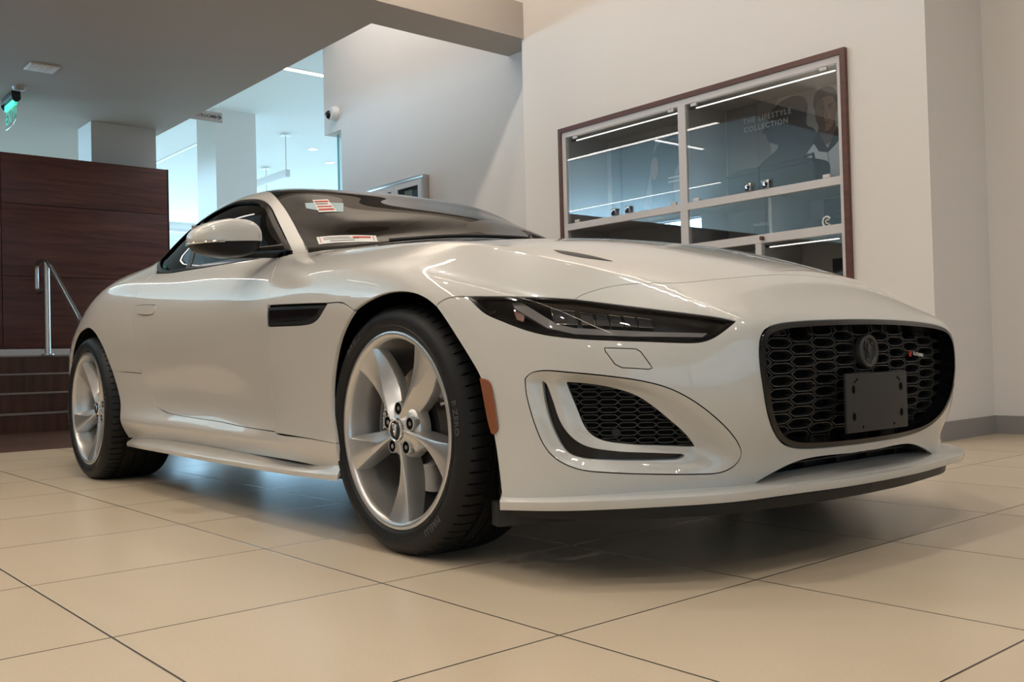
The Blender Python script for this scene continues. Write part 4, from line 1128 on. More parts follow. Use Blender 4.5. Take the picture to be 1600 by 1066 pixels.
def build_wheel(width, hubin):
    root = empty('wheel'); root.parent = car
    V, F = tyre_mesh(width); ty = mk('tyre', V, F, M['rubber'], root, angle=28)
    for word, ang, rad, sz in (('PIRELLI', 128, .3005, .024), ('P ZERO', 8, .3005, .024), ('PIRELLI', -52, .3005, .024), ('P ZERO', 188, .3005, .024)):
        TV, TF = text_mesh(word, sz, extrude=.0009, bold=.0004, spacing=1.12)
        W = []
        for v in TV:
            th = radians(ang) - v.x / rad; r = rad + v.y
            yy = -.0122 - v.z - .0002 + abs(v.y) * .06
            W.append((r * cos(th), yy, r * sin(th)))
        mk('tyre_lettering', W, TF, M['letter'], ty, smooth=False)
    rim = empty('rim'); rim.parent = root
    V, F = rim_mesh(width, hubin); mk('barrel', V, F, M['alloy'], rim, angle=35)
    for k in range(5):
        V, F = spoke_mesh(hubin); a = radians(54 + 72 * k)
        # spoke drawn along +x with the tangent along +z
        W = [(r * cos(a) - t * sin(a), y, r * sin(a) + t * cos(a)) for r, y, t in V]
        mk('spoke', W, F, M['alloy'], rim, angle=32)
    hp = [(.0, hubin + .004), (.034, hubin + .004), (.040, hubin + .0105), (.0575, hubin + .0150), (.072, hubin + .020), (.078, hubin + .030), (.081, hubin + .060), (.0, hubin + .060)]
    V, F = lathe(hp, 60, 'y'); mk('hub', V, F, M['alloy'], rim, angle=50)
    cap = [(0, hubin - .003), (.024, hubin - .0030), (.0262, hubin - .0036), (.029, hubin - .0046), (.0315, hubin - .0035), (.033, hubin + .001), (.033, hubin + .008)]
    V, F = lathe(cap, 48, 'y'); cc = mk('centre_cap', V, F, M['chrome'], rim, angle=40)
    mtx = frame3((0, hubin - .003, 0), (1, 0, 0), (0, 0, 1))
    mb = MB(); V, F = lathe([(0, -.0004), (.0242, -.0004)], 40, 'y'); mb.add([(x, y + hubin - .003, z) for x, y, z in V], F); mb.make('cap_inlay', M['satin_black'], cc)
    relief(CAT, .0225, mtx, .0012).make('cap_emblem', M['chrome'], cc, angle=20)
    for k in range(5):
        a = radians(54 + 36 + 72 * k); c = (.0575 * cos(a), .0575 * sin(a))
        def at(V): return [(x + c[0], y, z + c[1]) for x, y, z in V]
        V, F = lathe([(.0200, hubin + .030), (.0195, hubin + .0120), (.0184, hubin + .0085), (.0168, hubin + .0080), (.0162, hubin + .0100)], 28, 'y')
        pk = mk('lug_pocket', at(V), F, M['alloy'], rim, angle=40)
        V, F = lathe([(.0163, hubin + .0092), (.0150, hubin + .0100), (0, hubin + .0100)], 24, 'y')
        mk('pocket_shade', at(V), F, M['void'], pk)  # shade of the lug hole put into a flat black disc
        V, F = lathe([(.0, hubin + .0072), (.0045, hubin + .0072), (.0062, hubin + .0085), (.0064, hubin + .0105), (0, hubin + .0105)], 6, 'y')
        mk('wheel_nut', at(V), F, M['disc'], rim, smooth=False)
    a = radians(20)
    mb = MB(); mb.cyl((.222 * cos(a), .030, .222 * sin(a)), (.213 * cos(a), .012, .213 * sin(a)), .0042, 10); mb.make('valve_stem', M['alloy_in'], rim)
    by = .105 + hubin
    V, F = lathe([(.10, by - .03), (.105, by - .002), (.112, by), (.178, by), (.1785, by + .004), (.1785, by + .026), (.112, by + .026)], 72, 'y')
    mk('brake_disc', V, F, M['disc'], root, angle=40)
    V, F = lathe([(0, by - .03), (.098, by - .03), (.10, by - .028), (.104, by - .002)], 48, 'y'); mk('disc_bell', V, F, M['black'], root, angle=40)
    V, F = lathe([(.20, by + .06), (.07, by + .075), (0, by + .075)], 40, 'y'); mk('dust_shield', V, F, M['void'], root)
    # caliper over the rear part of the disc
    cp = [(.118, by - .030), (.128, by - .042), (.165, by - .046), (.188, by - .040), (.196, by - .02), (.196, by + .04), (.118, by + .04)]
    V, F = lathe(cp + cp[:1], 14, 'y', radians(142), radians(206))
    n = len(cp) + 1
    F += [tuple(range(n))[:-1], tuple(14 * n + j for j in range(n - 1))[::-1]]
    cl = mk('brake_caliper', V, F, M['caliper'], root, angle=35)
    TV, TF = text_mesh('JAGUAR', .016, extrude=.0005, bold=.0004, spacing=1.2)
    W = []
    for v in TV:
        th = radians(170) + v.x / .155; r = .155 - v.y
        W.append((r * cos(th), by - .0462 - v.z, r * sin(th)))
    mk('caliper_lettering', W, TF, M['lettering'], cl, smooth=False)
    return root

def tree_copy(o, parent):
    c = o.copy(); COL.objects.link(c); c.parent = parent
    for ch in list(o.children): tree_copy(ch, c)
    return c
WZ = .3355
wf = build_wheel(.262, .004); wf.location = (2.625, -.905, WZ); wf.rotation_euler = (0, 0, 0)
wr = build_wheel(.305, .040); wr.location = (0, -.952, WZ)
w = tree_copy(wf, car); w.location = (2.625, .905, WZ); w.rotation_euler = (0, 0, pi)
w = tree_copy(wr, car); w.location = (0, .952, WZ); w.rotation_euler = (0, 0, pi)

# ------------------------------------------------------------------ the setting
EXPOSURE = 0.07
def S(name, a, b, m, parent=None, bev=0, boxes=None):
    mb = MB()
    for (p, q) in (boxes or [(a, b)]): mb.box(p, q, bev)
    return struct(mb.make(name, m, parent))
YC, YW, YR, YS = 4.62, 4.814, 5.336, -8.5
ZL, Z2, ZH = 3.153, 4.10, 5.0
S('floor', (-26, -11, -.12), (9, 17, 0), M['floor'])
S('trim_1', (-7.5, -8.5, 0), (-5.54, 2.35, .004), M['woodfloor'])
# stairs in front of the walnut wall
st_ = S('stairs', None, None, M['walnutv'], boxes=[((-8.85 if k < 3 else -9.2, -8.5, .1665 * k), (-7.5 - .3 * k, 3.29, .1665 * (k + 1) - (.0 if k < 3 else 0))) for k in range(4)])
for k in range(4):
    mb = MB(); x = -7.5 - .3 * k; z = .1665 * (k + 1)
    mb.box((x - .05, -8.5, z - .012), (x + .012, 3.29, z + .004), .002); struct(mb.make('stair_nosing', M['nosing'], st_))
wb_ = S('wall_back', (-9.12, -8.5, .665), (-8.87, 3.275, 2.63), M['black'])
mb = MB()
ys = [-8.5, -7.94, -5.54, -3.14, -.74, 1.66, 3.29]
for z0, z1 in ((.742, 1.447), (1.447, 2.155), (2.155, 2.645)):
    for a, b in zip(ys, ys[1:]):
        mb.box((-8.87, a + .003, z0 + .003), (-8.85, b - .003, z1 - .003), .001)
mb.box((-9.12, 3.275, .665), (-8.85, 3.29, 2.645)); mb.box((-9.12, -8.5, 2.63), (-8.872, 3.29, 2.645))
struct(mb.make('panelling', M['walnut'], wb_))
S('baseboard_back', (-8.86, -8.5, .669), (-8.835, 3.29, .738), M['white'])
S('wall_column', (-9.68, 2.62, 0), (-9.235, 3.305, ZL), M['col'])
S('wall_pillar', (-12.0, 4.92, 0), (-11.36, 5.52, Z2), M['wall2'])
# ceilings
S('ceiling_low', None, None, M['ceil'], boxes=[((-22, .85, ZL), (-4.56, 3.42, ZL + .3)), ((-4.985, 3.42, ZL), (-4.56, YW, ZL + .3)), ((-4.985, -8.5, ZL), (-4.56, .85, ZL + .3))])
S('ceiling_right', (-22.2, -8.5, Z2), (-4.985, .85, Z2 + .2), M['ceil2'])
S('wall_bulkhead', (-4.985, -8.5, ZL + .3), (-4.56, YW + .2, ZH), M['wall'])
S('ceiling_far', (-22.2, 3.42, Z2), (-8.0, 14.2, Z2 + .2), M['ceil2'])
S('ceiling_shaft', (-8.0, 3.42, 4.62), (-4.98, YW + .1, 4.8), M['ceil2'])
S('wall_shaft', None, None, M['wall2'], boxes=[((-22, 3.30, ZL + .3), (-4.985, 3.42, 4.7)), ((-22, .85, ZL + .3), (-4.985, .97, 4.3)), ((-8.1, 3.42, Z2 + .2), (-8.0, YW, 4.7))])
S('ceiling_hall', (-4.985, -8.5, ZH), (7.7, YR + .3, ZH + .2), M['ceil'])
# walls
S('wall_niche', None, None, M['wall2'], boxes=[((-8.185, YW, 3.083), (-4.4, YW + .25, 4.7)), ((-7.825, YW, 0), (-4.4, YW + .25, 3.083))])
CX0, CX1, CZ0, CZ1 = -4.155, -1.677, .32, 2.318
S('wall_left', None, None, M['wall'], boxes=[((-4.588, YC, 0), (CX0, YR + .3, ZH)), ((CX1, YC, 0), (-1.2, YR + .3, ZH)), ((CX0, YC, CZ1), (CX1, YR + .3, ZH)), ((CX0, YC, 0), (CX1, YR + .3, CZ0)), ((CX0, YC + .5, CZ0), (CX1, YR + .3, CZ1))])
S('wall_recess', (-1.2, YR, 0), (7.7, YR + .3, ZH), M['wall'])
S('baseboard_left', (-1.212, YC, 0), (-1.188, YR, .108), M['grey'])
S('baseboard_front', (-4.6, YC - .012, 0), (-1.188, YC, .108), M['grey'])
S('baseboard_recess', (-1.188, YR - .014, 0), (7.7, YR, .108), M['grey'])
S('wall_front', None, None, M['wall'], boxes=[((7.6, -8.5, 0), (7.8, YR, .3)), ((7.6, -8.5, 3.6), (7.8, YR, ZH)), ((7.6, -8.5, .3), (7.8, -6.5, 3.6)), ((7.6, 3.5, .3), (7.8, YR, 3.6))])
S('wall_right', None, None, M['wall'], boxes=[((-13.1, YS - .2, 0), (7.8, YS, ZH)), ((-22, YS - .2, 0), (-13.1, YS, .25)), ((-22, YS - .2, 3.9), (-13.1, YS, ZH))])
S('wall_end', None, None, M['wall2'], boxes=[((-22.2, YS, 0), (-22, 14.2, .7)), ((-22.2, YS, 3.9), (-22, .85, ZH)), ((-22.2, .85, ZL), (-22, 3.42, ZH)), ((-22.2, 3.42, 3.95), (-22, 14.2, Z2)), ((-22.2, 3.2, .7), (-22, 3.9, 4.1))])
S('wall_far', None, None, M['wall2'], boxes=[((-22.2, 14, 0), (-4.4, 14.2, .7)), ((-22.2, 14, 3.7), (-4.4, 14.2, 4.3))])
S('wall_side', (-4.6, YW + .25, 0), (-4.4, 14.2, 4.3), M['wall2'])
# window walls: frames with panes
def window(n, axis, at, u0, u1, z0, z1, step, bar=.07):
    r = empty('window_%d' % n); struct(r)
    k = max(1, round((u1 - u0) / step)); us = np.linspace(u0, u1, k + 1)
    def bx(mb, ua, ub, za, zb, d0, d1):
        mb.box(*(((at - d0, ua, za), (at + d1, ub, zb)) if axis == 'x' else ((ua, at - d0, za), (ub, at + d1, zb))))
    mb = MB()
    for u in us: bx(mb, u - bar / 2, u + bar / 2, z0, z1, .06, .06)
    for z in (z0 + bar / 2, z0 + (z1 - z0) * .68, z1 - bar / 2): bx(mb, u0, u1, z - bar / 2, z + bar / 2, .055, .055)
    struct(mb.make('window_frame', M['white'], r))
    mb = MB(); bx(mb, u0, u1, z0, z1, .004, .004); struct(mb.make('window_pane', M['pane'], r))
    return r
window(1, 'x', -22.1, YS, 3.2, .7, 3.9, 1.9)
window(2, 'x', -22.1, 3.9, 14, .7, 3.95, 2.0)
window(3, 'y', 14.1, -22, -4.6, .7, 3.7, 2.2)
window(4, 'y', YS - .1, -22, -13.1, .25, 3.9, 2.2)
window(5, 'x', 7.7, -6.5, 3.5, .3, 3.6, 2.5)
S('ground_outside', (-70, -60, -.4), (60, 60, -.14), M['concrete'])

# ------------------------------------------------------------------ things around the hall
# handrail
hr = empty('handrail', (-8.36, 1.93, .669)); tag(hr, 'brushed steel stair handrail with a looped end beside the walnut wall', 'handrail')
mb = MB(); mb.tube([(-.335, 0, .615 + .02), (-.345, 0, .66), (-.345, 0, .84), (-.33, 0, .878), (-.29, 0, .892), (-.03, 0, .895), (.06, 0, .872), (.16, 0, .81), (.93, 0, .325), (1.00, 0, .27), (1.05, 0, .26), (1.18, 0, .26)], .021, 14)
mb.tube([(-.335, 0, .636), (-.30, 0, .612), (-.02, 0, .612)], .021, 14); mb.make('rail', M['steel'], hr)
mb = MB(); mb.tube([(0, 0, .006), (0, 0, .88)], .027, 16); mb.make('post', M['steel'], hr)
mb = MB(); mb.cyl((0, 0, 0), (0, 0, .012), .055, 24); mb.make('base_plate', M['steel'], hr)
mb = MB(); mb.tube([(1.10, 0, -.669 + .006), (1.10, 0, .25)], .027, 16); mb.make('post', M['steel'], hr)
mb = MB(); mb.cyl((1.10, 0, -.669), (1.10, 0, -.657), .055, 24); mb.make('base_plate', M['steel'], hr)

# exit sign hung from the low ceiling
ex = empty('exit_sign', (-8.68, 1.72, ZL)); tag(ex, 'green EXIT sign on a clear plate hanging from the low ceiling', 'exit sign')
mb = MB(); mb.box((-.20, -.04, -.060), (.20, .04, 0), .004); mb.make('canopy', M['satin_black'], ex)
for x in (-.205, .205):
    mb = MB(); mb.cyl((x - .004, 0, -.062), (x + .004, 0, -.062), .040, 20); mb.make('end_cap', M['black'], ex)
mb = MB(); mb.box((-.19, -.012, -.120), (.19, .012, -.065)); mb.make('edge_light', M['exit_edge'], ex)
mb = MB(); mb.box((-.19, -.004, -.295), (.19, .004, -.120), .001); mb.make('sign_plate', M['acrylic'], ex)
text_obj('exit_lettering', 'EXIT', .165, frame3((0, -.0055, -.208), (1, 0, 0), (0, 0, 1)), M['exit_green'], ex, extrude=.0008, bold=.004)
text_obj('exit_arrow', '>', .11, frame3((.168, -.0055, -.208), (1, 0, 0), (0, 0, 1)), M['exit_green'], ex, extrude=.0008)
text_obj('exit_arrow', '<', .11, frame3((-.168, -.0055, -.208), (1, 0, 0), (0, 0, 1)), M['exit_green'], ex, extrude=.0008)
# restroom sign
rs = empty('restroom_sign', (-9.0, 3.79, Z2)); tag(rs, 'grey RESTROOMS sign with right arrow hanging below the ceiling edge', 'sign')
mb = MB(); mb.box((-.006, -.19, -.828), (.006, .184, -.715), .001); mb.make('sign_board', M['sign'], rs)
text_obj('sign_lettering', 'RESTROOMS', .052, frame3((.0068, -.035, -.772), (0, 1, 0), (0, 0, 1)), M['ink'], rs, extrude=.0006, bold=.0010)
mb = MB()
for p, q in (((.085, -.77), (.166, -.77)), ((.136, -.745), (.168, -.77)), ((.136, -.795), (.168, -.77))):
    mb.tube([(.0072, p[0], p[1]), (.0072, q[0], q[1])], .004, 6)
mb.make('sign_arrow', M['ink'], rs)
for y in (-.17, .16):
    mb = MB(); mb.tube([(0, y, -.715), (0, y, 0)], .003, 6); mb.make('hanging_rod', M['white_plastic'], rs)
# ceiling vent, smoke detector, dome camera
vt_ = empty('ceiling_vent', (-7.60, 1.72, ZL)); tag(vt_, 'white square air grille flush in the low ceiling', 'vent'); vt_.rotation_euler = (0, 0, 0)
mb = MB(); mb.box((-.115, -.12, -.008), (.115, .12, 0), .002); mb.make('vent_frame', M['wall2'], vt_)
mb = MB()
for k in range(9): mb.box((-.095, -.10 + .025 * k - .008, -.011), (.095, -.10 + .025 * k + .004, -.0075))
mb.make('vent_louvres', M['wall'], vt_)
V, F = lathe([(0, -.030), (.040, -.030), (.050, -.024), (.058, -.008), (.06, 0)], 32, 'z'); o = mk('smoke_detector', V, F, M['sign'], angle=40); o.location = (-8.33, 1.712, ZL)
tag(o, 'round white smoke detector on the low ceiling near the exit sign', 'smoke detector')
dc = empty('dome_camera', (-7.93, YW, 3.272)); tag(dc, 'white dome security camera with black lens mounted on the pale wall', 'camera')
V, F = lathe([(.085, 0), (.085, -.02), (.080, -.035), (.060, -.07), (0, -.075)], 36, 'y'); mk('housing', V, F, M['white_plastic'], dc, angle=40)
V = []; F = []
c = Vector((-.035, -.055, -.01)); mb = MB(); V, F = lathe([(0, -.050), (.030, -.045), (.046, -.025), (.05, 0)], 24, 'y'); mb.add([(c.x + x, c.y + y, c.z + z) for x, y, z in V], F); mb.make('lens', M['gloss_black'], dc, angle=60)
# glass partition at the end of the pale wall
gp = empty('glass_partition', (-7.95, YW + .10, 0)); tag(gp, 'blue-green glass partition beside the pale wall under the dome camera', 'partition')
mb = MB(); mb.box((-.11, -.008, 0), (.125, .008, 3.08)); mb.make('glass_sheet', M['pane'], gp)
mb = MB(); mb.box((-.12, -.011, 0), (-.11, .011, 3.08)); mb.make('glass_edge', M['cyan_glass'], gp)
# framed notice case on the pale wall
nc = empty('notice_case', (-6.205, YW, 2.322)); tag(nc, 'grey aluminium framed notice case with two glass doors on the pale wall', 'notice board')
W_, H_ = 1.0, 1.0
mb = MB(); mb.box((-W_, -.075, -.035), (0, 0, 0), .004); mb.box((-W_, -.075, -H_), (0, 0, -H_ + .035), .004); mb.box((-W_, -.075, -H_ + .035), (-W_ + .035, 0, -.035), .002); mb.box((-.035, -.075, -H_ + .035), (0, 0, -.035), .002); mb.make('frame', M['steel'], nc)
mb = MB(); mb.box((-W_ + .03, -.012, -H_ + .03), (-.03, -.004, -.03)); mb.make('backboard', M['poster_dark'], nc)
for x0, x1 in ((-W_ + .037, -.502), (-.498, -.037)):
    mb = MB(); z0, z1 = -H_ + .037, -.037; b = .055
    for p, q in (((x0, -.072, z0), (x1, -.058, z0 + b)), ((x0, -.072, z1 - b), (x1, -.058, z1)), ((x0, -.072, z0 + b), (x0 + b, -.058, z1 - b)), ((x1 - b, -.072, z0 + b), (x1, -.058, z1 - b))): mb.box(p, q)
    d = mb.make('door_frame', M['white'], nc)
    mb = MB(); mb.box((x0 + b, -.066, z0 + b), (x1 - b, -.062, z1 - b)); mb.make('door_glass', M['pane'], d)
for x0, x1, z0, z1, m in ((-.255, -.10, -.40, -.115, 'teal'), (-.40, -.27, -.40, -.105, 'paper'), (-.90, -.72, -.45, -.16, 'paper')):
    mb = MB(); mb.box((x0, -.016, z0), (x1, -.012, z1)); mb.make('pinned_sheet', M[m], nc)
mb = MB(); mb.box((-.40, -.018, -.43), (-.10, -.012, -.405)); mb.make('red_strip', M['red'], nc)

# linear lights
def linear(a, b, w, h, m, label, cat='linear light', group=None, name='ceiling_light'):
    a = Vector(a); b = Vector(b); c = (a + b) / 2
    r = empty(name, c); tag(r, label, cat, group)
    d = (b - a); ax = 0 if abs(d.x) > abs(d.y) else 1; L = d.length / 2
    e = Vector((L, w / 2, 0)) if ax == 0 else Vector((w / 2, L, 0))
    mb = MB(); mb.box((-e.x - .01, -e.y - .01, 0), (e.x + .01, e.y + .01, h)); mb.make('channel', M['white'], r)
    mb = MB(); mb.box((-e.x, -e.y, -.004), (e.x, e.y, .0)); mb.make('diffuser', m, r)
    return r
linear((-3.75, 4.28, ZH - .05), (-.3, 4.28, ZH - .05), .09, .05, M['led'], 'warm linear ceiling light along the cabinet wall')
linear((-3.9, -6.0, ZH - .05), (-3.9, 2.4, ZH - .05), .16, .05, M['led'], 'warm linear ceiling light along the bulkhead over the low ceiling edge')
linear((-4.0, -1.25, ZH - .05), (2.6, -1.25, ZH - .05), .09, .05, M['led'], 'warm linear ceiling light over the near side of the car')
linear((-9.17, -3.6, Z2 - .008), (-9.17, -2.1, Z2 - .008), .075, .006, M['led_cool'], 'bright linear light across the ceiling behind the walnut wall')
linear((-20.5, -6.5, Z2 - .008), (-11.0, -6.5, Z2 - .008), .075, .006, M['led_cool'], 'bright linear light running back along the ceiling behind the walnut wall')
linear((-9.17, 4.3, Z2 - .006), (-9.17, 7.6, Z2 - .006), .075, .006, M['led_cool'], 'bright linear light set in the far hall ceiling beside the pale wall')
linear((-15.6, 5.6, Z2 - .004), (-12.9, 5.55, Z2 - .004), .05, .004, M['white'], 'thin unlit ceiling track in the far hall behind the white pillar', 'ceiling track', name='ceiling_track')
def pendant(x, y, zb, L, label):
    p = empty('pendant_light', (x, y, Z2)); tag(p, label, 'pendant light', 'linear pendants in the far hall')
    mb = MB(); mb.cyl((0, 0, -.03), (0, 0, 0), .085, 28); mb.make('canopy', M['white_plastic'], p)
    mb = MB(); mb.tube([(0, 0, zb - Z2 + .06), (0, 0, -.03)], .007, 8); mb.make('rod', M['steel'], p)
    mb = MB(); mb.box((-L, -.04, zb - Z2 - .05), (.05, .04, zb - Z2 + .06), .003); mb.make('body', M['white'], p)
    mb = MB(); mb.box((-L + .03, -.03, zb - Z2 - .054), (.02, .03, zb - Z2 - .05)); mb.make('diffuser', M['white_plastic'], p)
pendant(-12.2, 6.42, 3.48, 2.6, 'white linear pendant light on a thin rod in the far hall')
pendant(-14.7, 7.32, 3.48, 2.4, 'white linear pendant light deeper in the far hall, partly hidden by the nearer one')
linear((-16.0, .95, ZL - .006), (-5.4, .95, ZL - .006), .06, .006, M['led_cool'], 'long white linear light along the outer edge of the low ceiling')
for x, y, lb in ((-12.9, 7.28, 'round recessed downlight in the far hall ceiling to the right of the pendant'), (-13.7, 8.06, 'round recessed downlight in the far hall ceiling closest to the pale wall'), (-16.2, 7.2, 'round recessed downlight deep in the far hall ceiling')):
    r = empty('downlight', (x, y, Z2)); tag(r, lb, 'downlight')
    V, F = lathe([(.095, 0), (.095, -.006), (.075, -.006), (.075, 0)], 28, 'z'); mk('trim_ring', V, F, M['white_plastic'], r)
    V, F = lathe([(.075, -.003), (0, -.003)], 28, 'z'); mk('diffuser', V, F, M['disc_led'], r)
# track with spot heads over the car
tk = empty('ceiling_track', (-2.2, 3.2, ZH)); tag(tk, 'black ceiling track with spot heads over the car bonnet', 'track light')
mb = MB(); mb.box((-2.0, -.02, -.03), (3.2, .02, 0)); mb.make('rail', M['satin_black'], tk)
for x in (-1.4, -.1, 1.2, 2.5):
    h = empty('spot_head', (x, 0, -.03)); h.parent = tk
    mb = MB(); mb.cyl((0, 0, -.05), (0, 0, 0), .012, 10); mb.cyl((0, .03, -.05), (0, -.08, -.16), .045, 20); mb.make('spot_body', M['satin_black'], h)
    mb = MB(); mb.cyl((0, -.080, -.1600), (0, -.082, -.1618), .038, 20); mb.make('spot_lens', M['spot'], h)

l = bpy.data.lights.new('bulkhead_fill', 'SPOT'); l.energy = 150; l.color = (1.0, .86, .70); l.shadow_soft_size = .05; l.spot_size = radians(75); l.spot_blend = .9  # spot added to brighten the bulkhead, apart from the track heads
o = bpy.data.objects.new('bulkhead_fill', l); COL.objects.link(o); o.location = (-3.3, 3.0, 4.72)
o.rotation_euler = (Vector((-4.56, 3.3, 3.75)) - o.location).to_track_quat('-Z', 'Y').to_euler()

# ------------------------------------------------------------------ display cabinet set into the wall
cb = empty('display_cabinet', (0, YC, 0)); tag(cb, 'built-in display cabinet with glass doors and reddish wood surround', 'cabinet')
def P(name, boxes, m, parent=cb, bev=0):
    mb = MB()
    for p, q in boxes: mb.box(p, q, bev)
    return mb.make(name, m, parent)
fx0, fx1 = CX0, CX1
P('wood_surround', [((fx0, -.03, CZ1 - .035), (fx1, .06, CZ1)), ((fx0, -.03, CZ0), (fx0 + .034, .06, CZ1 - .035)), ((fx1 - .034, -.03, CZ0), (fx1, .06, CZ1 - .035)), ((fx0, -.03, CZ0), (fx1, .06, CZ0 + .035))], M['frame_wood'])
ix0, ix1 = fx0 + .034, fx1 - .034
P('face_frame', [((ix0, -.018, 2.240), (ix1, .02, CZ1 - .035)), ((ix0, -.018, CZ0 + .035), (ix0 + .040, .02, 2.24)), ((ix1 - .026, -.018, CZ0 + .035), (ix1, .02, 2.24)),
   ((-2.956, -.018, CZ0 + .035), (-2.891, .02, 2.24)), ((ix0 + .001, -.0195, 1.512), (ix1 - .001, .0185, 1.562)), ((ix0 + .001, -.0195, 1.222), (ix1 - .001, .0185, 1.276)), ((-2.350, -.018, CZ0 + .035), (-2.306, .02, 1.221)), ((-3.53, -.018, CZ0 + .035), (-3.486, .02, 1.221)), ((ix0, -.018, CZ0 + .035), (ix1, .02, CZ0 + .08))], M['white'])
P('carcass', [((ix0, .455, CZ0), (ix1, .47, CZ1 - .035)), ((ix0, .02, CZ0), (ix0 + .03, .455, CZ1 - .035)), ((ix1 - .018, .02, CZ0), (ix1, .455, CZ1 - .035)), ((ix0, .02, 2.262), (ix1, .455, CZ1 - .035)),
   ((-2.938, .02, CZ0), (-2.91, .455, 2.262)), ((ix0, .02, 1.525), (ix1, .455, 1.548)), ((ix0, .02, 1.238), (ix1, .455, 1.262)), ((-2.268, .02, 1.262), (-2.246, .455, 1.525)), ((-2.338, .02, CZ0), (-2.318, .455, 1.238)), ((ix0, .02, CZ0 + .035), (ix1, .455, CZ0 + .06))], M['cab_in'])
def gdoor(x0, x1, z0, z1, lock, hinge):
    d = P('glass_door', [((x0, -.010, z0), (x1, -.004, z1))], M['cab_glass'])
    if lock:
        q = P('lock', [((lock - .022, -.030, z0 + .002), (lock + .022, -.002, z0 + .052))], M['chrome'], d, .004)
        mb = MB(); mb.cyl((lock + .004, -.036, z0 + .027), (lock + .004, -.030, z0 + .027), .010, 16); mb.make('keyhole', M['black'], q)
    for hz in (z0, z1 - .022):
        P('hinge', [((hinge - .024, -.016, hz), (hinge + .024, .0, hz + .022))], M['white'], d, .002)
gdoor(ix0 + .042, -3.511, 1.564, 2.238, -3.580, -3.98); gdoor(-3.507, -2.958, 1.564, 2.238, -3.440, -3.02)
gdoor(-2.889, -2.314, 1.564, 2.238, -2.386, -2.82); gdoor(-2.310, ix1 - .028, 1.564, 2.238, -2.250, -1.83)
for x0, x1 in ((ix0 + .042, -2.958), (-2.889, -2.272), (-2.268, ix1 - .028)):
    P('shelf_glass', [((x0, -.010, 1.278), (x1, -.004, 1.510))], M['cab_glass'])
for x0, x1 in ((ix0 + .042, -3.532), (-3.484, -2.958), (-2.889, -2.352), (-2.304, ix1 - .028)):
    P('lower_glass', [((x0, -.010, CZ0 + .082), (x1, -.004, 1.220))], M['cab_glass'])
for x0, x1, y, z in ((-4.03, -3.0, .05, 2.216), (-2.85, -1.79, .05, 2.216), (-2.29, -1.80, .05, 1.195)):
    P('led_strip', [((x0, y, z), (x1, y + .010, z + .006))], M['led_cab'])
    P('strip_clip', [((x0 - .05, y - .004, z + .002), (x0 - .005, y + .016, z + .014)), ], M['satin_black'])
mb = MB(); mb.cyl((-2.29, -.040, 1.250), (-2.29, -.018, 1.250), .013, 18); mb.make('knob', M['walnut'], cb)
mb = MB(); mb.tube([(-1.838 + .026 * cos(a), -.012, 1.300 + .030 * sin(a)) for a in np.linspace(.6, 2 * pi - .6, 24)], .006, 8); mb.tube([(-1.834 + .010 * cos(a), -.012, 1.300 + .012 * sin(a)) for a in np.linspace(.6, 2 * pi - .6, 16)], .004, 8); mb.make('round_sticker', M['white_plastic'], cb)

# posters and goods inside
def sheet_poly(name, poly, x0, z0, y, m, parent, s=1.0):
    """flat printed shape, a fraction of a millimetre thick, drawn in X-Z"""
    n = len(poly); V = [(x0 + x * s, y, z0 + z * s) for x, z in poly] + [(x0 + x * s, y + .0004, z0 + z * s) for x, z in poly]
    tri = delaunay_2d_cdt([Vector(p) for p in poly], [(i, (i + 1) % n) for i in range(n)], [], 1, 1e-6)[2]
    F = [tuple(f) for f in tri] + [tuple(i + n for i in f[::-1]) for f in tri] + [(i, (i + 1) % n, n + (i + 1) % n, n + i) for i in range(n)]
    return mk(name, V, F, m, parent, smooth=False)
def rnd(poly, it=2):
    for _ in range(it):
        out = []
        for i in range(len(poly)):
            a, b = poly[i], poly[(i + 1) % len(poly)]
            out += [(a[0] * .75 + b[0] * .25, a[1] * .75 + b[1] * .25), (a[0] * .25 + b[0] * .75, a[1] * .25 + b[1] * .75)]
        poly = out
    return poly
YP = YC + .44
pz = empty('poster', (0, 0, 0)); tag(pz, 'large grey poster of a man in a white polo behind a shadow profile', 'poster')
mb = MB(); mb.box((-2.885, YP, 1.552), (-1.735, YP + .006, 2.258)); mb.make('poster_board', M['poster_light'], pz)
sheet_poly('dark_panel', [(-2.885, 1.552), (-2.55, 1.552), (-2.50, 1.80), (-2.55, 2.10), (-2.45, 2.258), (-2.885, 2.258)], 0, 0, YP - .0010, M['poster'], pz)
sheet_poly('shadow_profile', rnd([(-2.76, 1.552), (-2.74, 1.72), (-2.62, 1.83), (-2.48, 1.90), (-2.455, 1.935), (-2.50, 1.955), (-2.545, 1.975), (-2.555, 2.03), (-2.60, 2.05), (-2.545, 2.09), (-2.535, 2.15), (-2.47, 2.215), (-2.36, 2.25), (-2.26, 2.235), (-2.22, 2.18), (-2.235, 2.09), (-2.245, 2.03), (-2.18, 2.00), (-2.15, 1.93), (-2.22, 1.86), (-2.26, 1.70), (-2.26, 1.552)], 1), 0, 0, YP - .0020, M['navy2'], pz)
sheet_poly('shadow_cap', rnd([(-2.60, 2.045), (-2.545, 2.095), (-2.535, 2.15), (-2.47, 2.215), (-2.36, 2.25), (-2.26, 2.235), (-2.22, 2.18), (-2.24, 2.09), (-2.30, 2.075), (-2.42, 2.10), (-2.50, 2.08)], 1), 0, 0, YP - .0028, M['navy'], pz)
MX = -2.09
sheet_poly('neck', rnd([(-.055, .48), (.06, .50), (.065, .34), (0, .29), (-.065, .33)]), MX, 1.575, YP - .0030, M['skin_dark'], pz)
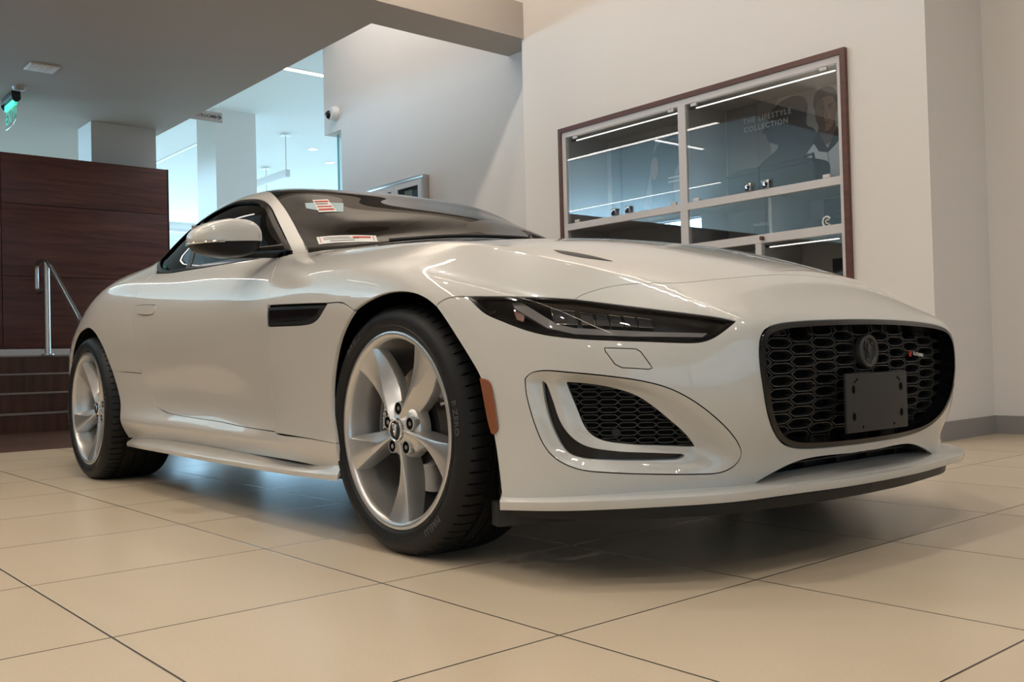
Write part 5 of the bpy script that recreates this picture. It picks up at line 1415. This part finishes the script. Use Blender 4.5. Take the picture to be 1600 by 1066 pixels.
sheet_poly('shirt', rnd([(-.24, -.021), (-.23, .08), (-.19, .22), (-.12, .30), (-.06, .345), (.0, .27), (.07, .345), (.14, .30), (.22, .23), (.27, .08), (.27, -.021)], 1), MX, 1.575, YP - .0036, M['polo'], pz)
sheet_poly('shirt_shade', rnd([(-.24, -.021), (-.23, .08), (-.19, .22), (-.13, .29), (-.15, .15), (-.13, .02), (-.12, -.021)], 1), MX, 1.575, YP - .0042, M['polo_sh'], pz)
sheet_poly('collar', [(-.105, .335), (-.06, .405), (-.035, .335), (.005, .275), (.045, .335), (.075, .405), (.115, .335), (.05, .275), (.005, .245), (-.06, .262)], MX, 1.575, YP - .0048, M['hair'], pz)
sheet_poly('placket', [(-.004, .245), (.010, .245), (.022, .13), (.012, .13)], MX, 1.575, YP - .0048, M['polo_sh'], pz)
sheet_poly('face', rnd([(-.078, .60), (-.082, .52), (-.066, .44), (-.025, .388), (.025, .388), (.062, .44), (.078, .52), (.074, .60), (.03, .645), (-.04, .645)], 2), MX, 1.575, YP - .0052, M['skin'], pz)
sheet_poly('face_shade', rnd([(-.080, .60), (-.082, .52), (-.066, .44), (-.022, .388), (.0, .40), (-.016, .47), (-.004, .53), (-.02, .62)], 2), MX, 1.575, YP - .0058, M['skin_dark'], pz)
for sx in (-1, 1):
    sheet_poly('eyebrow', [(.014 * sx, .553), (.050 * sx, .560), (.052 * sx, .553), (.016 * sx, .544)], MX, 1.575, YP - .0064, M['hair'], pz)
    sheet_poly('eye', rnd([(.018 * sx, .535), (.032 * sx, .540), (.046 * sx, .535), (.032 * sx, .530)], 1), MX, 1.575, YP - .0064, M['hair'], pz)
sheet_poly('nose', [(.0, .53), (.012, .49), (.014, .478), (-.004, .475)], MX, 1.575, YP - .0064, M['skin_dark'], pz)
sheet_poly('mouth', rnd([(-.026, .442), (0, .447), (.026, .442), (0, .434)], 1), MX, 1.575, YP - .0064, M['skin_dark'], pz)
sheet_poly('ear', rnd([(.074, .545), (.09, .55), (.088, .51), (.074, .49)], 1), MX, 1.575, YP - .0050, M['skin'], pz)
sheet_poly('hair', rnd([(-.088, .53), (-.090, .62), (-.062, .665), (.0, .682), (.055, .668), (.084, .62), (.083, .535), (.070, .575), (.045, .612), (-.03, .612), (-.068, .585)], 1), MX, 1.575, YP - .0066, M['hair'], pz)
text_obj('poster_lettering', 'THE LIFESTYLE', .052, frame3((-2.545, YP - .0068, 2.150), (1, 0, 0), (0, 0, 1)), M['lettering'], pz, extrude=.0002, bold=.0006, spacing=1.18)
text_obj('poster_lettering', 'COLLECTION', .052, frame3((-2.555, YP - .0068, 2.090), (1, 0, 0), (0, 0, 1)), M['lettering'], pz, extrude=.0002, bold=.0006, spacing=1.18)

bg = empty('duffel_bag', (-2.33, YC + .22, 1.549)); tag(bg, 'black soft duffel cooler bag in front of the man poster', 'bag')
V = []; F = []; n = 24; k = 17
for i in range(k):
    u = -1 + 2 * i / (k - 1); e = (1 - abs(u)**6 * .25)
    for j in range(n):
        a = 2 * pi * j / n; cx = math.copysign(abs(cos(a))**.45, cos(a)); cz = math.copysign(abs(sin(a))**.5, sin(a))
        V.append((u * .33, cx * .13 * e, .105 + cz * .105 * e - (.012 if cz > .5 else 0) * (1 - abs(u))))
F = [(i * n + j, i * n + (j + 1) % n, (i + 1) * n + (j + 1) % n, (i + 1) * n + j) for i in range(k - 1) for j in range(n)] + [tuple(range(n)), tuple((k - 1) * n + j for j in range(n))[::-1]]
mk('body', V, F, M['bag'], bg, angle=50)
mb = MB(); mb.tube([(-.31, -.1285, .155), (.31, -.1285, .155)], .004, 6); mb.make('zip', M['black'], bg)
mb = MB(); mb.box((-.055, -.137, .055), (.055, -.128, .100), .002); pt = mb.make('patch', M['black'], bg)
text_obj('patch_lettering', 'YETI', .036, frame3((0, -.1385, .077), (1, 0, 0), (0, 0, 1)), M['lettering'], pt, extrude=.0004, bold=.001)
mb = MB(); mb.tube([(.27, -.10, .20), (.33, -.10, .21), (.345, -.09, .11), (.33, -.09, .02)], .010, 8); mb.make('strap', M['satin_black'], bg)

p2 = empty('poster', (0, 0, 0)); tag(p2, 'dark poster of a person in a cap with small printed text in the left bay', 'poster')
mb = MB(); mb.box((-4.03, YP, 1.552), (-2.955, YP + .006, 2.21)); mb.make('poster_board', M['poster_dark'], p2)
sheet_poly('backdrop', [(-3.72, 1.552), (-2.955, 1.552), (-2.955, 2.21), (-3.55, 2.21)], 0, 0, YP - .001, M['poster'], p2)
sheet_poly('figure', rnd([(-3.62, 1.552), (-3.60, 1.86), (-3.63, 1.98), (-3.57, 2.10), (-3.50, 2.16), (-3.36, 2.19), (-3.28, 2.12), (-3.30, 2.00), (-3.40, 1.88), (-3.36, 1.552)], 1), 0, 0, YP - .002, M['navy'], p2)
sheet_poly('face', rnd([(-3.60, 2.03), (-3.55, 2.06), (-3.53, 1.97), (-3.56, 1.87), (-3.60, 1.88), (-3.615, 1.95)], 1), 0, 0, YP - .003, M['skin'], p2)
mb = MB()
for k, (x0, x1) in enumerate(((-3.44, -3.30), (-3.44, -3.24), (-3.18, -3.05))): mb.box((x0, YP - .0022, 1.86 - .03 * k), (x1, YP - .0012, 1.872 - .03 * k))
mb.make('printed_text', M['lettering'], p2)
sheet_poly('orange_print', rnd([(-3.17, 1.90), (-3.10, 1.95), (-3.04, 1.91), (-3.10, 1.88)], 1), 0, 0, YP - .002, M['amber'], p2)
p3 = empty('poster', (0, 0, 0)); tag(p3, 'charcoal poster lettered COLLECTION in the small right-hand shelf bay', 'poster')
mb = MB(); mb.box((-2.13, YP, 1.266), (-1.735, YP + .006, 1.515)); mb.make('poster_board', M['poster_dark'], p3)
text_obj('poster_lettering', 'ULTIMATE', .026, frame3((-1.965, YP - .001, 1.425), (1, 0, 0), (0, 0, 1)), M['poster'], p3, extrude=.0004, spacing=1.15)
text_obj('poster_lettering', 'COLLECTION', .026, frame3((-1.955, YP - .001, 1.392), (1, 0, 0), (0, 0, 1)), M['poster'], p3, extrude=.0004, spacing=1.15)
p4 = empty('poster', (0, 0, 0)); tag(p4, 'charcoal poster with a pale outlined square in the lowest right bay', 'poster')
mb = MB(); mb.box((-2.08, YP, .70), (-1.735, YP + .006, 1.12)); mb.make('poster_board', M['poster_dark'], p4)
sheet_poly('pale_square', [(-1.99, .92), (-1.86, .92), (-1.86, 1.04), (-1.99, 1.04)], 0, 0, YP - .001, M['poster'], p4)
def cap_hat(x, y, z, label):
    r = empty('cap', (x, y, z)); tag(r, label, 'cap', 'caps on the middle shelf')
    V, F = lathe([(.088, 0), (.088, .03), (.078, .065), (.05, .092), (0, .100)], 28, 'z'); mk('crown', V, F, M['bag'], r, angle=60)
    mb = MB(); n = 13
    pts = [(.085 * cos(a), .085 * sin(a)) for a in np.linspace(pi * 1.15, pi * 1.85, n)]; out = [(x_ * 1.0 * 1.1, y_ * 1.85) for x_, y_ in pts]
    V = [(a, b, .012) for a, b in pts] + [(a, b, .0) for a, b in out] + [(a, b, .015) for a, b in pts] + [(a, b, .003) for a, b in out]
    F = [(i, i + 1, n + i + 1, n + i) for i in range(n - 1)] + [(2 * n + i, 3 * n + i, 3 * n + i + 1, 2 * n + i + 1) for i in range(n - 1)] + [(n + i, n + i + 1, 3 * n + i + 1, 3 * n + i) for i in range(n - 1)]
    mk('peak', V, F, M['satin_black'], r)
cap_hat(-2.06, YC + .24, 1.263, 'black cap on the small shelf, left of the white ring sticker')
cap_hat(-1.82, YC + .26, 1.263, 'black cap on the small shelf, next to the wood surround')
gb = empty('gift_box', (-2.40, YC + .18, 1.263)); tag(gb, 'small dark boxed item on the middle shelf beside the white divider', 'box')
mb = MB(); mb.box((-.06, -.06, 0), (.06, .06, .085), .004); mb.make('box_body', M['satin_black'], gb)
mb = MB(); mb.box((-.063, -.063, .085), (.063, .063, .11), .004); mb.make('box_lid', M['poster'], gb)

# ------------------------------------------------------------------ light
w = bpy.data.worlds.new('sky'); SC.world = w; w.use_nodes = True
bgn = w.node_tree.nodes['Background']; bgn.inputs[0].default_value = (.55, .80, 1.0, 1); bgn.inputs[1].default_value = 1.6
def area(name, loc, rot, sx, sy, e, col, spread=180):
    l = bpy.data.lights.new(name, 'AREA'); l.shape = 'RECTANGLE'; l.size = sx; l.size_y = sy; l.energy = e; l.color = col; l.spread = radians(spread)
    o = bpy.data.objects.new(name, l); COL.objects.link(o); o.location = loc; o.rotation_euler = rot
    return o
BLUE = (.46, .74, 1.0)
area('daylight', (-22.7, -2.6, 2.3), (0, radians(-90), 0), 3.0, 11, 1900, BLUE)
area('daylight', (-22.7, 9.0, 2.3), (0, radians(-90), 0), 3.2, 10, 820, BLUE)
area('daylight', (-13.3, 14.7, 2.2), (radians(-90), 0, 0), 17, 3, 1250, BLUE)
area('daylight', (-17.5, -9.2, 2.1), (radians(90), 0, 0), 8.6, 3.6, 3000, BLUE)
area('daylight', (8.3, -1.5, 1.95), (0, radians(90), 0), 3.2, 10, 14, (.95, .97, 1.0))
area('niche_fill', (-6.4, 4.1, 4.60), (0, 0, 0), 2.4, .9, 24, (1.0, .95, .90))  # fill lamp added to brighten the niche wall; the shaft ceiling is closed
WARM = (1.0, .95, .88)
def down(x, y, e):
    r = empty('downlight', (x, y, ZH)); tag(r, 'round downlight in the high showroom ceiling', 'downlight', 'showroom downlights')
    V, F = lathe([(.10, 0), (.10, -.008), (.07, -.008), (.07, -.002), (0, -.002)], 24, 'z'); mk('trim_ring', V, F, M['white_plastic'], r)
    l = bpy.data.lights.new('downlight_lamp', 'SPOT'); l.energy = e; l.color = WARM; l.shadow_soft_size = .07; l.spot_size = radians(150 if x > -3 else 172); l.spot_blend = 1 if x > -3 else .35
    o = bpy.data.objects.new('downlight_lamp', l); COL.objects.link(o); o.location = (x, y, ZH - .03)
for x in (-3.2, -.9, 1.4, 3.9):
    for y in (-5.2, -2.4, .6, 3.2): down(x, y, {-3.2: 92, -.9: 120, 1.4: 114, 3.9: 64}[x] * (.45 if y > 3 else 1))

# ------------------------------------------------------------------ camera
cd = bpy.data.cameras.new('camera'); cam = bpy.data.objects.new('camera', cd); COL.objects.link(cam)
yaw, pit, rol = 2.43528020, .0190252671, .0256354457
fw = Vector((cos(yaw) * cos(pit), sin(yaw) * cos(pit), sin(pit))); r0 = fw.cross(Vector((0, 0, 1))).normalized(); d0 = fw.cross(r0)
rt = cos(rol) * r0 + sin(rol) * d0; dn = -sin(rol) * r0 + cos(rol) * d0
mw = Matrix.Identity(4)
for i in range(3): mw[i][0] = rt[i]; mw[i][1] = -dn[i]; mw[i][2] = -fw[i]
mw[0][3], mw[1][3], mw[2][3] = 1.32877, -.61542, .51786
cam.matrix_world = mw
cd.sensor_width = 36; cd.lens = 1504.15 / 1600 * 36; cd.clip_start = .02; cd.clip_end = 200
SC.camera = cam
SC.view_settings.view_transform = 'Standard'; SC.view_settings.look = 'None'; SC.view_settings.gamma = 1
SC.view_settings.exposure = EXPOSURE
try: SC.view_settings.use_curve_mapping = False
except Exception: pass
